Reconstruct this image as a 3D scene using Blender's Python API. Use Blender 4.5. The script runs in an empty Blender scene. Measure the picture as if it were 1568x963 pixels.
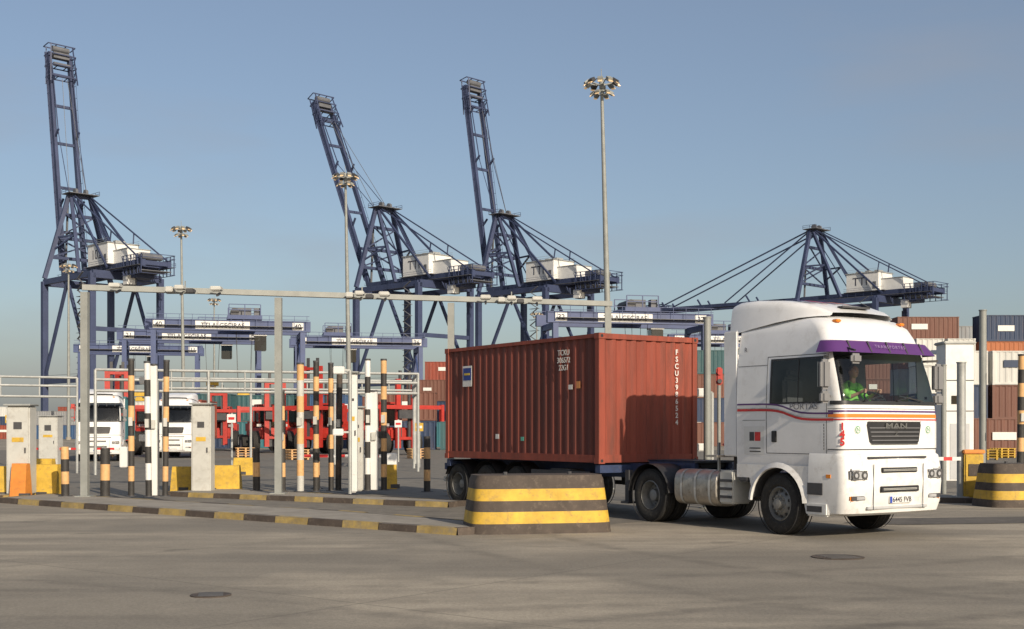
import bpy, bmesh, math, random
from mathutils import Vector, Matrix, Euler
random.seed(7)
S = bpy.context.scene
COL = S.collection
F = 1900.0; CX = 784.0; HY = 657.0; EYE = 1.85
def wx(px, D): return (px-CX)/F*D
def wz(py, D): return EYE+(HY-py)/F*D
rad = math.radians

# ------------------------------------------------------------------ materials
MATS = {}
def mat(name, col, rough=0.6, metal=0.0, var=0.25, scale=3.0, bump=0.0, dirt=None, dirt_amt=0.0, coat=0.0, streak=False, emit=0.0, lo=0.52, hi=0.72):
    if name in MATS: return MATS[name]
    m = bpy.data.materials.new(name); m.use_nodes = True
    nt = m.node_tree; N = nt.nodes; L = nt.links
    bs = N['Principled BSDF']
    tc = N.new('ShaderNodeTexCoord')
    mp = N.new('ShaderNodeMapping')
    if streak: mp.inputs['Scale'].default_value = (1, 1, 0.12)
    L.new(tc.outputs['Object'], mp.inputs['Vector'])
    nz = N.new('ShaderNodeTexNoise'); nz.inputs['Scale'].default_value = scale
    nz.inputs['Detail'].default_value = 6; nz.inputs['Roughness'].default_value = 0.65
    L.new(mp.outputs[0], nz.inputs['Vector'])
    mr = N.new('ShaderNodeMapRange'); mr.inputs[1].default_value = 0.3; mr.inputs[2].default_value = 0.7
    mr.inputs[3].default_value = 1-var; mr.inputs[4].default_value = 1+var*0.4
    L.new(nz.outputs['Fac'], mr.inputs[0])
    mul = N.new('ShaderNodeVectorMath'); mul.operation = 'SCALE'
    mul.inputs[0].default_value = col[:3]
    L.new(mr.outputs[0], mul.inputs['Scale'])
    out = mul.outputs[0]
    if dirt is not None:
        n2 = N.new('ShaderNodeTexNoise'); n2.inputs['Scale'].default_value = scale*2.3
        n2.inputs['Detail'].default_value = 8; n2.inputs['Roughness'].default_value = 0.75
        L.new(mp.outputs[0], n2.inputs['Vector'])
        r2 = N.new('ShaderNodeMapRange'); r2.inputs[1].default_value = lo; r2.inputs[2].default_value = hi
        r2.inputs[4].default_value = dirt_amt; r2.inputs[3].default_value = 0
        L.new(n2.outputs['Fac'], r2.inputs[0])
        mx = N.new('ShaderNodeMixRGB'); mx.inputs[2].default_value = (*dirt[:3], 1)
        L.new(r2.outputs[0], mx.inputs[0]); L.new(out, mx.inputs[1]); out = mx.outputs[0]
    L.new(out, bs.inputs['Base Color'])
    bs.inputs['Roughness'].default_value = rough; bs.inputs['Metallic'].default_value = metal
    if coat: bs.inputs['Coat Weight'].default_value = coat
    if emit:
        L.new(out, bs.inputs['Emission Color']); bs.inputs['Emission Strength'].default_value = emit
    if bump:
        bp = N.new('ShaderNodeBump'); bp.inputs['Strength'].default_value = bump; bp.inputs['Distance'].default_value = 0.02
        L.new(nz.outputs['Fac'], bp.inputs['Height']); L.new(bp.outputs[0], bs.inputs['Normal'])
    MATS[name] = m; return m

def glass(name, tint=(0.8,0.84,0.84)):
    m = bpy.data.materials.new(name); m.use_nodes = True
    nt = m.node_tree; N = nt.nodes; L = nt.links; N.clear()
    o = N.new('ShaderNodeOutputMaterial'); t = N.new('ShaderNodeBsdfTransparent'); g = N.new('ShaderNodeBsdfGlossy')
    t.inputs[0].default_value = (*tint, 1); g.inputs['Roughness'].default_value = 0.02
    lw = N.new('ShaderNodeLayerWeight'); lw.inputs[0].default_value=0.5
    pw = N.new('ShaderNodeMath'); pw.operation='POWER'; pw.inputs[1].default_value=4.0; L.new(lw.outputs['Facing'],pw.inputs[0])
    ma = N.new('ShaderNodeMath'); ma.operation='MULTIPLY_ADD'; ma.inputs[1].default_value=0.8; ma.inputs[2].default_value=0.045; L.new(pw.outputs[0],ma.inputs[0])
    mx = N.new('ShaderNodeMixShader')
    L.new(ma.outputs[0], mx.inputs[0]); L.new(t.outputs[0], mx.inputs[1]); L.new(g.outputs[0], mx.inputs[2]); L.new(mx.outputs[0], o.inputs[0])
    MATS[name] = m; return m

WHITE = mat('white_paint', (0.80,0.80,0.80), 0.3, var=0.10, scale=1.2, dirt=(0.42,0.38,0.33), dirt_amt=0.34, coat=0.3)
WHITEL = mat('white_paint_dusty', (0.76,0.755,0.74), 0.4, var=0.14, scale=2.2, dirt=(0.36,0.31,0.25), dirt_amt=0.5)
WHITE2 = mat('white_steel', (0.72,0.72,0.70), 0.5, var=0.12, scale=0.5, dirt=(0.4,0.36,0.3), dirt_amt=0.35)
LGREY = mat('galvanised', (0.38,0.39,0.38), 0.5, 0.25, var=0.3, scale=2)
PGREY = mat('pole_grey', (0.27,0.28,0.265), 0.6, 0.1, var=0.2, scale=2)
CABGREY = mat('cabinet_grey', (0.50,0.50,0.47), 0.55, var=0.15, scale=2, dirt=(0.27,0.24,0.2), dirt_amt=0.5)
BLACK = mat('black_plastic', (0.025,0.025,0.027), 0.5, var=0.3)
DARK = mat('dark_grey', (0.06,0.06,0.065), 0.6, var=0.3)
SLAT = mat('grille_slat', (0.20,0.20,0.21), 0.4, 0.3, var=0.1)
INTER = mat('interior_grey', (0.07,0.072,0.08), 0.8, var=0.2)
RUBBER = mat('tyre_rubber', (0.022,0.021,0.020), 0.85, var=0.35, scale=8, bump=0.3, dirt=(0.10,0.09,0.075), dirt_amt=0.6)
RIM = mat('rim_steel', (0.26,0.26,0.25), 0.5, 0.35, var=0.3, scale=6, dirt=(0.08,0.065,0.05), dirt_amt=0.7)
ALU = mat('aluminium', (0.50,0.46,0.40), 0.42, 0.7, var=0.25, scale=4, dirt=(0.2,0.15,0.1), dirt_amt=0.7)
CHROME = mat('chrome', (0.7,0.7,0.7), 0.15, 1.0, var=0.05)
BLUECH = mat('chassis_blue', (0.03,0.05,0.12), 0.6, var=0.4, dirt=(0.1,0.08,0.06), dirt_amt=0.5)
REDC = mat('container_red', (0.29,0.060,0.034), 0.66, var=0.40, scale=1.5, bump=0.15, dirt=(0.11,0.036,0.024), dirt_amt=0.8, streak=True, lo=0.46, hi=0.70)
REDC_SHADE = mat('container_red_side_shaded', (0.185,0.045,0.030), 0.66, var=0.40, scale=1.3, bump=0.15, dirt=(0.075,0.030,0.022), dirt_amt=0.8, streak=True, lo=0.46, hi=0.70)  # darker copy of the front red: side shade put into the colour, plus dirt streaks
CRANE = mat('crane_blue', (0.042,0.057,0.122), 0.55, var=0.3, scale=0.2)
CRANEG = mat('crane_grey', (0.13,0.135,0.15), 0.6, var=0.3, scale=0.4)
RTGB = mat('gantry_blue', (0.045,0.07,0.175), 0.5, var=0.25, scale=0.4)
YEL = mat('yellow_paint', (0.60,0.38,0.045), 0.7, var=0.32, scale=3, bump=0.2, dirt=(0.20,0.145,0.08), dirt_amt=0.8)
ORG = mat('orange_paint', (0.68,0.24,0.04), 0.6, var=0.25, scale=3, dirt=(0.2,0.1,0.05), dirt_amt=0.5)
CREAM = mat('faded_orange', (0.66,0.39,0.17), 0.65, var=0.2, scale=4, dirt=(0.33,0.23,0.13), dirt_amt=0.6)
PBLACK = mat('post_black', (0.035,0.033,0.032), 0.65, var=0.3, scale=4, dirt=(0.12,0.1,0.08), dirt_amt=0.4)
DBROWN = mat('faded_black', (0.075,0.058,0.047), 0.8, var=0.35, scale=3, bump=0.3, dirt=(0.17,0.135,0.105), dirt_amt=0.7)
KYEL = mat('worn_yellow', (0.40,0.29,0.10), 0.8, var=0.4, scale=3, dirt=(0.2,0.17,0.13), dirt_amt=0.9, lo=0.45)
CONC = mat('concrete', (0.30,0.275,0.235), 0.85, var=0.25, scale=1.5, bump=0.2, dirt=(0.16,0.145,0.12), dirt_amt=0.6)
MRED = mat('machine_red', (0.42,0.032,0.022), 0.5, var=0.25)
PURPLE = mat('purple', (0.10,0.035,0.16), 0.35, var=0.1)
RED = mat('red_decal', (0.55,0.03,0.03), 0.4, var=0.05)
OSTR = mat('orange_decal', (0.75,0.22,0.03), 0.4, var=0.05)
AMB = mat('amber_lens', (0.8,0.25,0.02), 0.2, var=0.05, coat=0.5)
LAMP = mat('lamp_glass', (0.60,0.61,0.63), 0.12, 0.35, var=0.25, scale=14, coat=0.8)
FLOOD = mat('floodlight_glass', (0.85,0.60,0.34), 0.25, 0.2, var=0.1, emit=0.35)
SKIN = mat('skin', (0.60,0.36,0.26), 0.6, var=0.08)
GREEN = mat('green_shirt', (0.24,0.60,0.12), 0.8, var=0.15)
HAIR = mat('grey_hair', (0.22,0.19,0.16), 0.8, var=0.2)
TXW = mat('text_white', (0.72,0.70,0.66), 0.6, var=0.15, scale=9)
TXD = mat('text_dark', (0.04,0.04,0.06), 0.6)
TXG = mat('green_badge', (0.03,0.3,0.12), 0.6)
GL = glass('cab_glass')
GLD = glass('dark_glass', (0.2,0.22,0.24))
MIR = mat('mirror_housing', (0.20,0.20,0.205), 0.45, var=0.1)
LTGR = mat('light_grey_plastic', (0.45,0.46,0.47), 0.5, var=0.1)

# ------------------------------------------------------------------ builder
class B:
    def __init__(s): s.v=[]; s.f=[]; s.m=[]; s.mats=[]
    def mi(s, m):
        if m not in s.mats: s.mats.append(m)
        return s.mats.index(m)
    def face(s, pts, m):
        i=len(s.v); s.v += [tuple(p) for p in pts]; s.f.append(tuple(range(i,i+len(pts)))); s.m.append(s.mi(m))
    def box(s, c, d, m, rot=None):
        hx,hy,hz = d[0]/2,d[1]/2,d[2]/2
        P=[Vector((a*hx,b*hy,e*hz)) for a in(-1,1) for b in(-1,1) for e in(-1,1)]
        if rot: 
            R=Euler(rot).to_matrix(); P=[R@p for p in P]
        C=Vector(c); i=len(s.v); s.v += [tuple(p+C) for p in P]
        for q in ((0,1,3,2),(4,6,7,5),(0,4,5,1),(2,3,7,6),(0,2,6,4),(1,5,7,3)):
            s.f.append(tuple(i+k for k in q)); s.m.append(s.mi(m))
    def bbox(s, c, d, m, r=0.03, seg=2):
        bm=bmesh.new(); bmesh.ops.create_cube(bm,size=1)
        for v in bm.verts: v.co=Vector((v.co.x*d[0],v.co.y*d[1],v.co.z*d[2]))
        bmesh.ops.bevel(bm,geom=bm.edges[:],offset=r,segments=seg,affect='EDGES')
        i=len(s.v); bm.verts.ensure_lookup_table(); C=Vector(c)
        s.v += [tuple(v.co+C) for v in bm.verts]
        for f in bm.faces: s.f.append(tuple(i+v.index for v in f.verts)); s.m.append(s.mi(m))
        bm.free()
    def beam(s, p1, p2, w, h, m):
        p1=Vector(p1);p2=Vector(p2); d=(p2-p1)
        if d.length<1e-6: return
        d.normalize(); up=Vector((0,0,1))
        if abs(d.z)>0.99: up=Vector((1,0,0))
        a=d.cross(up).normalized(); b=a.cross(d).normalized()
        i=len(s.v)
        for p in(p1,p2):
            for x,y in((-1,-1),(1,-1),(1,1),(-1,1)): s.v.append(tuple(p+a*x*w/2+b*y*h/2))
        for q in((0,1,2,3),(7,6,5,4),(0,4,5,1),(1,5,6,2),(2,6,7,3),(3,7,4,0)):
            s.f.append(tuple(i+k for k in q)); s.m.append(s.mi(m))
    def cyl(s, p1, p2, r1, m, r2=None, n=12, cap=True):
        if r2 is None: r2=r1
        p1=Vector(p1);p2=Vector(p2); d=(p2-p1).normalized(); up=Vector((0,0,1))
        if abs(d.z)>0.99: up=Vector((1,0,0))
        a=d.cross(up).normalized(); b=a.cross(d).normalized(); i=len(s.v)
        for p,r in((p1,r1),(p2,r2)):
            for k in range(n):
                t=2*math.pi*k/n; s.v.append(tuple(p+a*math.cos(t)*r+b*math.sin(t)*r))
        for k in range(n):
            s.f.append((i+k,i+(k+1)%n,i+n+(k+1)%n,i+n+k)); s.m.append(s.mi(m))
        if cap:
            s.f.append(tuple(i+k for k in range(n))[::-1]); s.m.append(s.mi(m))
            s.f.append(tuple(i+n+k for k in range(n))); s.m.append(s.mi(m))
    def lathe(s, c, prof, mts, n=36, ax=(0,1,0), yaw=0.0):
        C=Vector(c); A=Vector((-math.sin(yaw),math.cos(yaw),0)); U=Vector((math.cos(yaw),math.sin(yaw),0)); W=Vector((0,0,1))
        i=len(s.v); k=len(prof)
        for j in range(n):
            t=2*math.pi*j/n
            for (o,r) in prof: s.v.append(tuple(C+A*o+U*math.cos(t)*r+W*math.sin(t)*r))
        for j in range(n):
            for q in range(k-1):
                a=i+j*k+q; b=i+((j+1)%n)*k+q
                s.f.append((a,a+1,b+1,b)); s.m.append(s.mi(mts[q] if isinstance(mts,list) else mts))
    def loft(s, rows, mf, close=False):
        i=len(s.v); n=len(rows[0])
        for r in rows: s.v += [tuple(p) for p in r]
        for a in range(len(rows)-1):
            for b in range(n if close else n-1):
                b2=(b+1)%n
                m = mf(a,b) if callable(mf) else mf
                if m is None: continue
                s.f.append((i+a*n+b,i+a*n+b2,i+(a+1)*n+b2,i+(a+1)*n+b)); s.m.append(s.mi(m))
    def ball(s, c, r, m, n=12, sc=(1,1,1)):
        rows=[]
        for a in range(n//2+1):
            p=math.pi*a/(n//2)
            rows.append([(c[0]+r*sc[0]*math.sin(p)*math.cos(2*math.pi*b/n), c[1]+r*sc[1]*math.sin(p)*math.sin(2*math.pi*b/n), c[2]-r*sc[2]*math.cos(p)) for b in range(n)])
        s.loft(rows,m,True)
    def build(s, name, loc=(0,0,0), rz=0.0, parent=None, smooth=True, fix=True):
        me=bpy.data.meshes.new(name); me.from_pydata(s.v,[],s.f)
        for m in s.mats: me.materials.append(m)
        me.polygons.foreach_set('material_index', s.m)
        bm=bmesh.new(); bm.from_mesh(me)
        if fix:
            bmesh.ops.remove_doubles(bm,verts=bm.verts,dist=0.0004)
            bmesh.ops.recalc_face_normals(bm,faces=bm.faces)
        if smooth:
            for f in bm.faces: f.smooth=True
            for e in bm.edges:
                if len(e.link_faces)!=2 or e.calc_face_angle(0)>rad(32): e.smooth=False
        bm.to_mesh(me); bm.free()
        o=bpy.data.objects.new(name,me); COL.objects.link(o)
        o.location=loc; o.rotation_euler=(0,0,rz)
        if parent: o.parent=parent
        return o
def empty(name, loc, rz=0.0):
    e=bpy.data.objects.new(name,None); COL.objects.link(e); e.location=loc; e.rotation_euler=(0,0,rz); e.empty_display_size=0.5; return e
def text(name, body, size, loc, rot, m, parent, ext=0.001, ax='CENTER', sx=1.0, bold=0.0, lsp=1.0):
    c=bpy.data.curves.new(name,'FONT'); c.body=body; c.size=size; c.extrude=ext; c.align_x=ax; c.align_y='CENTER'; c.offset=bold; c.space_line=lsp
    c.materials.append(m)
    o=bpy.data.objects.new(name,c); COL.objects.link(o); o.location=loc; o.rotation_euler=rot; o.scale=(sx,1,1)
    if parent: o.parent=parent
    return o
SIDE_R=(math.pi/2,0,0); FRONT=(math.pi/2,0,math.pi/2)

# ------------------------------------------------------------------ corrugation
def corr(b, p0, u, n, length, z0, z1, m, pitch=0.28, depth=0.036):
    p0=Vector(p0);u=Vector(u);n=Vector(n); k=max(1,round(length/pitch)); pt=length/k
    prof=[(0,0)]
    for i in range(k):
        s0=i*pt
        prof += [(s0+pt*0.25,0),(s0+pt*0.5-pt*0.08,-depth),(s0+pt*0.92-pt*0.12,-depth),(s0+pt,0)]
    lo=[p0+u*a+n*d+Vector((0,0,z0)) for a,d in prof]; hi=[p0+u*a+n*d+Vector((0,0,z1)) for a,d in prof]
    b.loft([lo,hi],m)

def container(b, x0, y0, z0, Lx, Wy, H, m, m2=None, pitch=0.28, frame=None):
    m2=m2 or m; fr=frame or m; t=0.13
    for sx in (x0-t/2, x0-Lx+t/2):
        for sy in (y0-Wy/2+t/2, y0+Wy/2-t/2):
            b.box((sx,sy,z0+H/2),(t,t,H-0.24),fr)
            for zz in (z0+0.06,z0+H-0.06): b.box((sx,sy,zz),(t+0.03,t+0.03,0.12),fr)
    for sy in (y0-Wy/2+0.05, y0+Wy/2-0.05):
        b.box((x0-Lx/2,sy,z0+H-0.05),(Lx-2*t,0.08,0.08),fr); b.box((x0-Lx/2,sy,z0+0.10),(Lx-2*t,0.08,0.16),fr)
    for sx in (x0-0.05, x0-Lx+0.05):
        b.box((sx,y0,z0+H-0.06),(0.08,Wy-2*t,0.11),fr); b.box((sx,y0,z0+0.10),(0.08,Wy-2*t,0.16),fr)
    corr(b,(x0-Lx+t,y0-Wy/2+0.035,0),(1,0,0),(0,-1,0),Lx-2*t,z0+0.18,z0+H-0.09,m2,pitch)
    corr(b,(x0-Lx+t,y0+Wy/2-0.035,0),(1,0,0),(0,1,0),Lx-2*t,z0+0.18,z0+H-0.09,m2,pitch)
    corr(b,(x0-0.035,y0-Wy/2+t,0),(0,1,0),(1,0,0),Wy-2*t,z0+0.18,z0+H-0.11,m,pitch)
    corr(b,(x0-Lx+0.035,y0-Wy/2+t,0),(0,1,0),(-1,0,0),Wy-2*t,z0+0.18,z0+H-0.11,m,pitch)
    b.box((x0-Lx/2,y0,z0+H-0.04),(Lx-0.2,Wy-0.2,0.03),fr)
    b.box((x0-Lx/2,y0,z0+0.12),(Lx-0.2,Wy-0.2,0.03),fr)

def wheel(b, x, y, r=0.53, w=0.30, side=-1, front=True, yaw=0.0):
    s=side
    tp=[(0.40*w*s,r*0.56),(0.5*w*s,r*0.64),(0.52*w*s,r*0.82),(0.44*w*s,r*0.95),(0.36*w*s,r),(-0.36*w*s,r),(-0.44*w*s,r*0.95),(-0.5*w*s,r*0.8),(-0.46*w*s,r*0.58)]
    b.lathe((x,y,r),tp,RUBBER,40,yaw=yaw)
    for g in (-0.16,0,0.16):
        b.lathe((x,y,r),[((g-0.012)*w/0.3,r+0.001),((g+0.012)*w/0.3,r+0.001)],BLACK,40,yaw=yaw)
    if front:
        rp=[(0.40*w*s,r*0.56),(0.44*w*s,r*0.53),(0.30*w*s,r*0.49),(0.18*w*s,r*0.46),(0.34*w*s,r*0.34),(0.40*w*s,r*0.30),(0.40*w*s,r*0.20),(0.62*w*s,r*0.17),(0.66*w*s,0.001)]
    else:
        rp=[(0.40*w*s,r*0.56),(0.44*w*s,r*0.53),(0.10*w*s,r*0.50),(-0.25*w*s,r*0.46),(-0.28*w*s,r*0.24),(0.16*w*s,r*0.21),(0.20*w*s,r*0.12),(0.2*w*s,0.001)]
    b.lathe((x,y,r),rp,RIM,32,yaw=yaw)
    A=Vector((-math.sin(yaw),math.cos(yaw),0)); U=Vector((math.cos(yaw),math.sin(yaw),0)); W=Vector((0,0,1))
    C=Vector((x,y,r))
    for k in range(10):
        t=2*math.pi*k/10; rr=r*0.27 if front else r*0.36; o=0.40*w*s if front else -0.25*w*s
        p=C+A*o+U*math.cos(t)*rr+W*math.sin(t)*rr
        b.cyl(p,p+A*s*0.03,0.016,RIM,n=6)
        if front:
            rr=r*0.405; p=C+A*(0.255*w*s)+U*math.cos(t+.3)*rr+W*math.sin(t+.3)*rr
            b.cyl(p,p+A*s*0.022,0.028,BLACK,n=8)
    b.lathe((x,y,r),[(-0.3*w*s,r*0.55),(-0.3*w*s,0.001)],DARK,20,yaw=yaw)

# ------------------------------------------------------------------ tractor cab
KEYS=[(1.20,1.47,1.20,0.15),(1.50,1.485,1.215,0.16),(2.00,1.485,1.22,0.17),(2.30,1.46,1.22,0.18),(2.70,1.36,1.205,0.19),(3.05,1.25,1.18,0.20),(3.22,1.20,1.165,0.21),(3.45,1.12,1.13,0.24),(3.62,1.03,1.09,0.28),(3.75,0.86,1.00,0.32),(3.82,0.60,0.84,0.33)]
def interp(z):
    if z<=KEYS[0][0]: return KEYS[0][1:]
    for a,c in zip(KEYS,KEYS[1:]):
        if z<=c[0]:
            t=(z-a[0])/(c[0]-a[0]); return tuple(a[i]+(c[i]-a[i])*t for i in(1,2,3))
    return KEYS[-1][1:]
XB=-1.06
def outline(z, off=0.0, xs=(-0.62,-0.18,0.47,1.0), ys=(0.8,0.4), nseg=6, x_back=XB):
    xf,hw,rc=interp(z); xf+=off; hw+=off
    half=[(x_back,-hw)]
    half += [(x if x<xf-rc-0.02 else xf-rc-0.02+x*0.01,-hw) for x in xs if x>x_back+0.01]
    for k in range(nseg+1):
        t=math.pi/2*k/nseg; half.append((xf-rc+rc*math.sin(t),-(hw-rc)-rc*math.cos(t)))
    yi=hw-rc
    half += [(xf+0.05*(1-(y/0.95)**2),-min(y,yi*0.97)) for y in ys]
    pts=half+[(xf+0.05,0)]+[(x,-y) for x,y in reversed(half)]
    return [(x,y,z) for x,y in pts]
def band(b, z0, z1, m, off=0.004, x_back=0.98, n=2):
    b.loft([outline(z0+(z1-z0)*k/n,off,x_back=x_back,xs=()) for k in range(n+1)],m)

def make_tractor(name, loc, rz, hero=True, box_mat=None):
    root=empty(name,loc,rz)
    b=B()
    zs=[1.20,1.35,1.5,1.75,2.0,2.15,2.32,2.5,2.7,2.88,3.05,3.20,3.33,3.45,3.55,3.62,3.69,3.75,3.79,3.82]
    rows=[outline(z) for z in zs]; nc=len(rows[0])
    def mf(a,c):
        z0=zs[a]; z1=zs[a+1]; cc=c if c<nc//2 else nc-2-c
        if z0>=2.315 and z1<=3.06 and cc in (2,3): return GL
        if z0>=2.315 and z1<=3.21 and cc>=8: return GL
        return WHITE
    b.loft(rows,mf)
    b.loft([rows[-1],[(max(-1.0,p[0]*0.4-0.2),p[1]*0.2,3.85) for p in rows[-1]]],WHITE)
    bk=[(XB,-interp(z)[1],z) for z in zs]; bl=[(XB,interp(z)[1],z) for z in zs]
    b.loft([bk,bl],WHITE)
    b.build('cab_shell',parent=root)
    b=B()
    def side(x0,x1,z0,z1,m,off=0.004,sy=-1):
        b.face([(x,sy*(interp(z)[1]+off),z) for x,z in((x0,z0),(x1,z0),(x1,z1),(x0,z1))],m)
    for sy in(-1,1):
        for zz in [2.32+0.73*k/6 for k in range(6)]:
            z2=zz+0.73/6
            side(-0.215,-0.175,zz,z2,BLACK,sy=sy); side(0.98,1.02,zz,z2,BLACK,sy=sy); side(0.455,0.475,zz,z2,BLACK,sy=sy,off=0.006)
        side(-0.215,1.02,2.285,2.32,BLACK,sy=sy); side(-0.215,1.02,3.05,3.085,BLACK,sy=sy)
        for x in(-0.30,1.12):
            for k in range(10):
                a=1.42+k*0.17; side(x,x+0.012,a,a+0.17,DARK,sy=sy)
        side(-0.30,1.12,1.42,1.432,DARK,sy=sy); side(-0.30,1.08,3.12,3.132,DARK,sy=sy)
        side(-1.05,-0.3,2.98,2.99,DARK,sy=sy)
        b.bbox((-0.10,sy*1.225,1.72),(0.12,0.03,0.20),BLACK,0.01)
    band(b,2.26,2.325,BLACK,0.005,x_back=1.2); band(b,3.195,3.23,BLACK,0.005,x_back=1.1)
    for y0 in(-0.75,0.05,0.7): b.beam((1.53,y0,2.33),(1.44,y0+0.55 if y0<0.6 else y0-.5,2.42),0.02,0.02,BLACK)
    def gx(y): return 1.485+0.05*(1-(y/0.95)**2)
    rows=[]
    for z,hy in((1.60,0.58),(1.64,0.62),(1.92,0.68),(1.97,0.66)):
        rows.append([(gx(y)+0.006,y,z) for y in[-hy+2*hy*k/8 for k in range(9)]])
    b.loft(rows,BLACK)
    for k in range(4):
        z=1.66+k*0.07; hy=0.57+0.02*k; K=8
        for j in range(K):
            ya=-hy+2*hy*j/K; yb=-hy+2*hy*(j+1)/K; b.beam((gx(ya)+0.014,ya,z),(gx(yb)+0.014,yb,z),0.02,0.018,SLAT)
    for z,hy in((1.595,0.59),(1.975,0.67)):
        for j in range(8):
            ya=-hy+2*hy*j/8; yb=-hy+2*hy*(j+1)/8; b.beam((gx(ya)+0.01,ya,z),(gx(yb)+0.01,yb,z),0.02,0.014,CHROME)
    band(b,1.50,1.518,DARK,0.005,x_back=1.15)
    band(b,2.19,2.198,DARK,0.005,x_back=1.15)
    if hero:
        band(b,2.135,2.165,PURPLE,0.006,x_back=1.16); band(b,2.045,2.105,OSTR,0.006,x_back=1.16); band(b,2.00,2.022,RED,0.006,x_back=1.16)
        def sw(z_at,w,m,x0,x1):
            K=16; lo=[];hi=[]
            for k in range(K+1):
                x=x0+(x1-x0)*k/K; z=z_at(x); lo.append((x,-(interp(z)[1]+0.007),z)); hi.append((x,-(interp(z)[1]+0.007),z+w))
            b.loft([lo,hi],m)
        f=lambda x: 2.05+0.18/(1+math.exp((x-0.25)*7)) 
        sw(lambda x:f(x)+0.05,0.03,PURPLE,-1.04,1.28); sw(lambda x:f(x)-0.06,0.045,RED,-1.04,1.28)
        sw(lambda x:f(x)-0.02,0.02,CABGREY,-1.04,1.28)
        side(-0.86,-0.36,1.40,1.90,WHITE2,0.0055)
        side(-0.72,-0.60,1.64,1.80,DARK,0.008); side(-0.585,-0.44,1.64,1.80,RED,0.008)
        for zz in(1.50,1.44): side(-0.72,-0.44,zz,zz+0.02,DARK,0.008)
        side(-0.90,-0.32,2.005,2.012,DARK,0.005)
        for k in range(9): side(1.06,1.075,1.5+k*.05,1.54+k*.05,DARK,0.006)
    b.build('cab_trim',parent=root)
    b=B(); r0=outline(3.14,0.17,x_back=1.0,xs=()); r1=outline(3.34,0.10,x_back=1.0,xs=()); r2=outline(3.36,0.0,x_back=1.0,xs=())
    r3=outline(3.14,0.15,x_back=1.0,xs=())
    b.loft([r3,r0,r1,r2],PURPLE if hero else GLD)
    for y in(-0.9,-0.45,0,0.45,0.9): b.beam((1.405-0.05*(y/.95)**2+.03,y,3.15),(1.30-0.05*(y/.95)**2+.03,y,3.345),0.03,0.012,DARK)
    b.build('sun_visor',parent=root)
    b=B(); bz=[(0.40,1.42,1.17),(0.44,1.50,1.225),(0.60,1.55,1.25),(0.95,1.58,1.255),(1.22,1.56,1.25),(1.40,1.53,1.235),(1.44,1.48,1.22)]
    def bout(z,xf,hw,xb=0.74):
        rc=0.18; half=[(xb,-hw)]
        for k in range(7):
            t=math.pi/2*k/6; half.append((xf-rc+rc*math.sin(t),-(hw-rc)-rc*math.cos(t)))
        half.append((xf+0.045,-0.45)); pts=half+[(xf+0.06,0)]+[(x,-y) for x,y in reversed(half)]
        return [(x,y,z) for x,y in pts]
    b.loft([bout(*r) for r in bz],WHITEL)
    b.loft([bout(0.40,1.42,1.17),[(x*0.9,y*0.9,0.42) for x,y,z in bout(0.40,1.42,1.17)]],DARK)
    b.bbox((1.62,0,1.16),(0.05,0.88,0.085),BLACK,0.01); b.bbox((1.625,0,0.84),(0.05,0.95,0.10),BLACK,0.01); b.bbox((1.575,0,0.53),(0.05,1.5,0.05),LTGR,0.01)
    b.bbox((1.58,0,1.37),(0.05,1.45,0.035),DARK,0.008)
    for zz in(1.15,1.17,0.83,0.85): b.box((1.647,0,zz),(0.008,0.84,0.008),CABGREY)
    for s in(-1,1):
        b.bbox((1.555,s*0.94,1.08),(0.09,0.44,0.23),DARK,0.04,3); b.bbox((1.565,s*0.94,1.08),(0.09,0.40,0.195),LAMP,0.035,3)
        for yy in(0.84,1.04):
            b.cyl((1.60,s*yy,1.08),(1.614,s*yy,1.08),0.08,CHROME,n=16); b.cyl((1.613,s*yy,1.08),(1.618,s*yy,1.08),0.055,DARK,n=16); b.cyl((1.618,s*yy,1.08),(1.621,s*yy,1.08),0.035,LAMP,n=16)
        b.bbox((1.545,s*0.95,0.70),(0.07,0.38,0.13),DARK,0.03,2); b.bbox((1.555,s*0.90,0.70),(0.07,0.24,0.10),LAMP,0.025,2)
        b.bbox((1.54,s*1.08,0.70),(0.075,0.10,0.10),AMB,0.02,2)
        b.box((1.20,s*1.256,1.06),(0.10,0.012,0.06),AMB)
        b.beam((1.615,s*0.62,1.26),(1.605,s*0.62,0.50),0.01,0.008,DARK)
    b.bbox((1.622,0.02,0.66),(0.03,0.54,0.125),WHITE2,0.008)
    b.box((1.639,-0.22,0.66),(0.004,0.05,0.11),mat('plate_blue',(0.02,0.06,0.4)))
    b.build('bumper',parent=root)
    if hero:
        text('plate_text','6445 FVB',0.12,(1.640,0.05,0.655),FRONT,TXD,root,bold=0.002)
        text('grille_lettering','MAN',0.13,(1.56,0,1.90),FRONT,CHROME,root,ext=0.006,sx=1.9,bold=0.003)
        text('grille_lion','Z',0.10,(1.56,0,1.77),FRONT,CHROME,root,ext=0.005,sx=1.5)
        for s in(-1,1):
            bb=B(); bb.cyl((1.47,s*0.88,1.84),(1.502,s*0.88,1.84),0.075,WHITE2,n=20); bb.cyl((1.49,s*0.88,1.84),(1.506,s*0.88,1.84),0.062,TXG,n=20); bb.cyl((1.50,s*0.88,1.84),(1.510,s*0.88,1.84),0.05,WHITE2,n=20); bb.build('company_badge',parent=root)
            text('badge_letter','N',0.09,(1.512,s*0.88,1.84),FRONT,TXG,root)
        text('red_number','1\n4\n5',0.17,(1.452,-1.195,1.76),(math.pi/2,0,rad(40)),RED,root,bold=0.006,lsp=0.75)
        text('company_name','PORTAS',0.15,(0.62,-1.245,2.235),SIDE_R,mat('lettering_grey',(0.25,0.25,0.27)),root,sx=1.2,bold=0.002)
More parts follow.
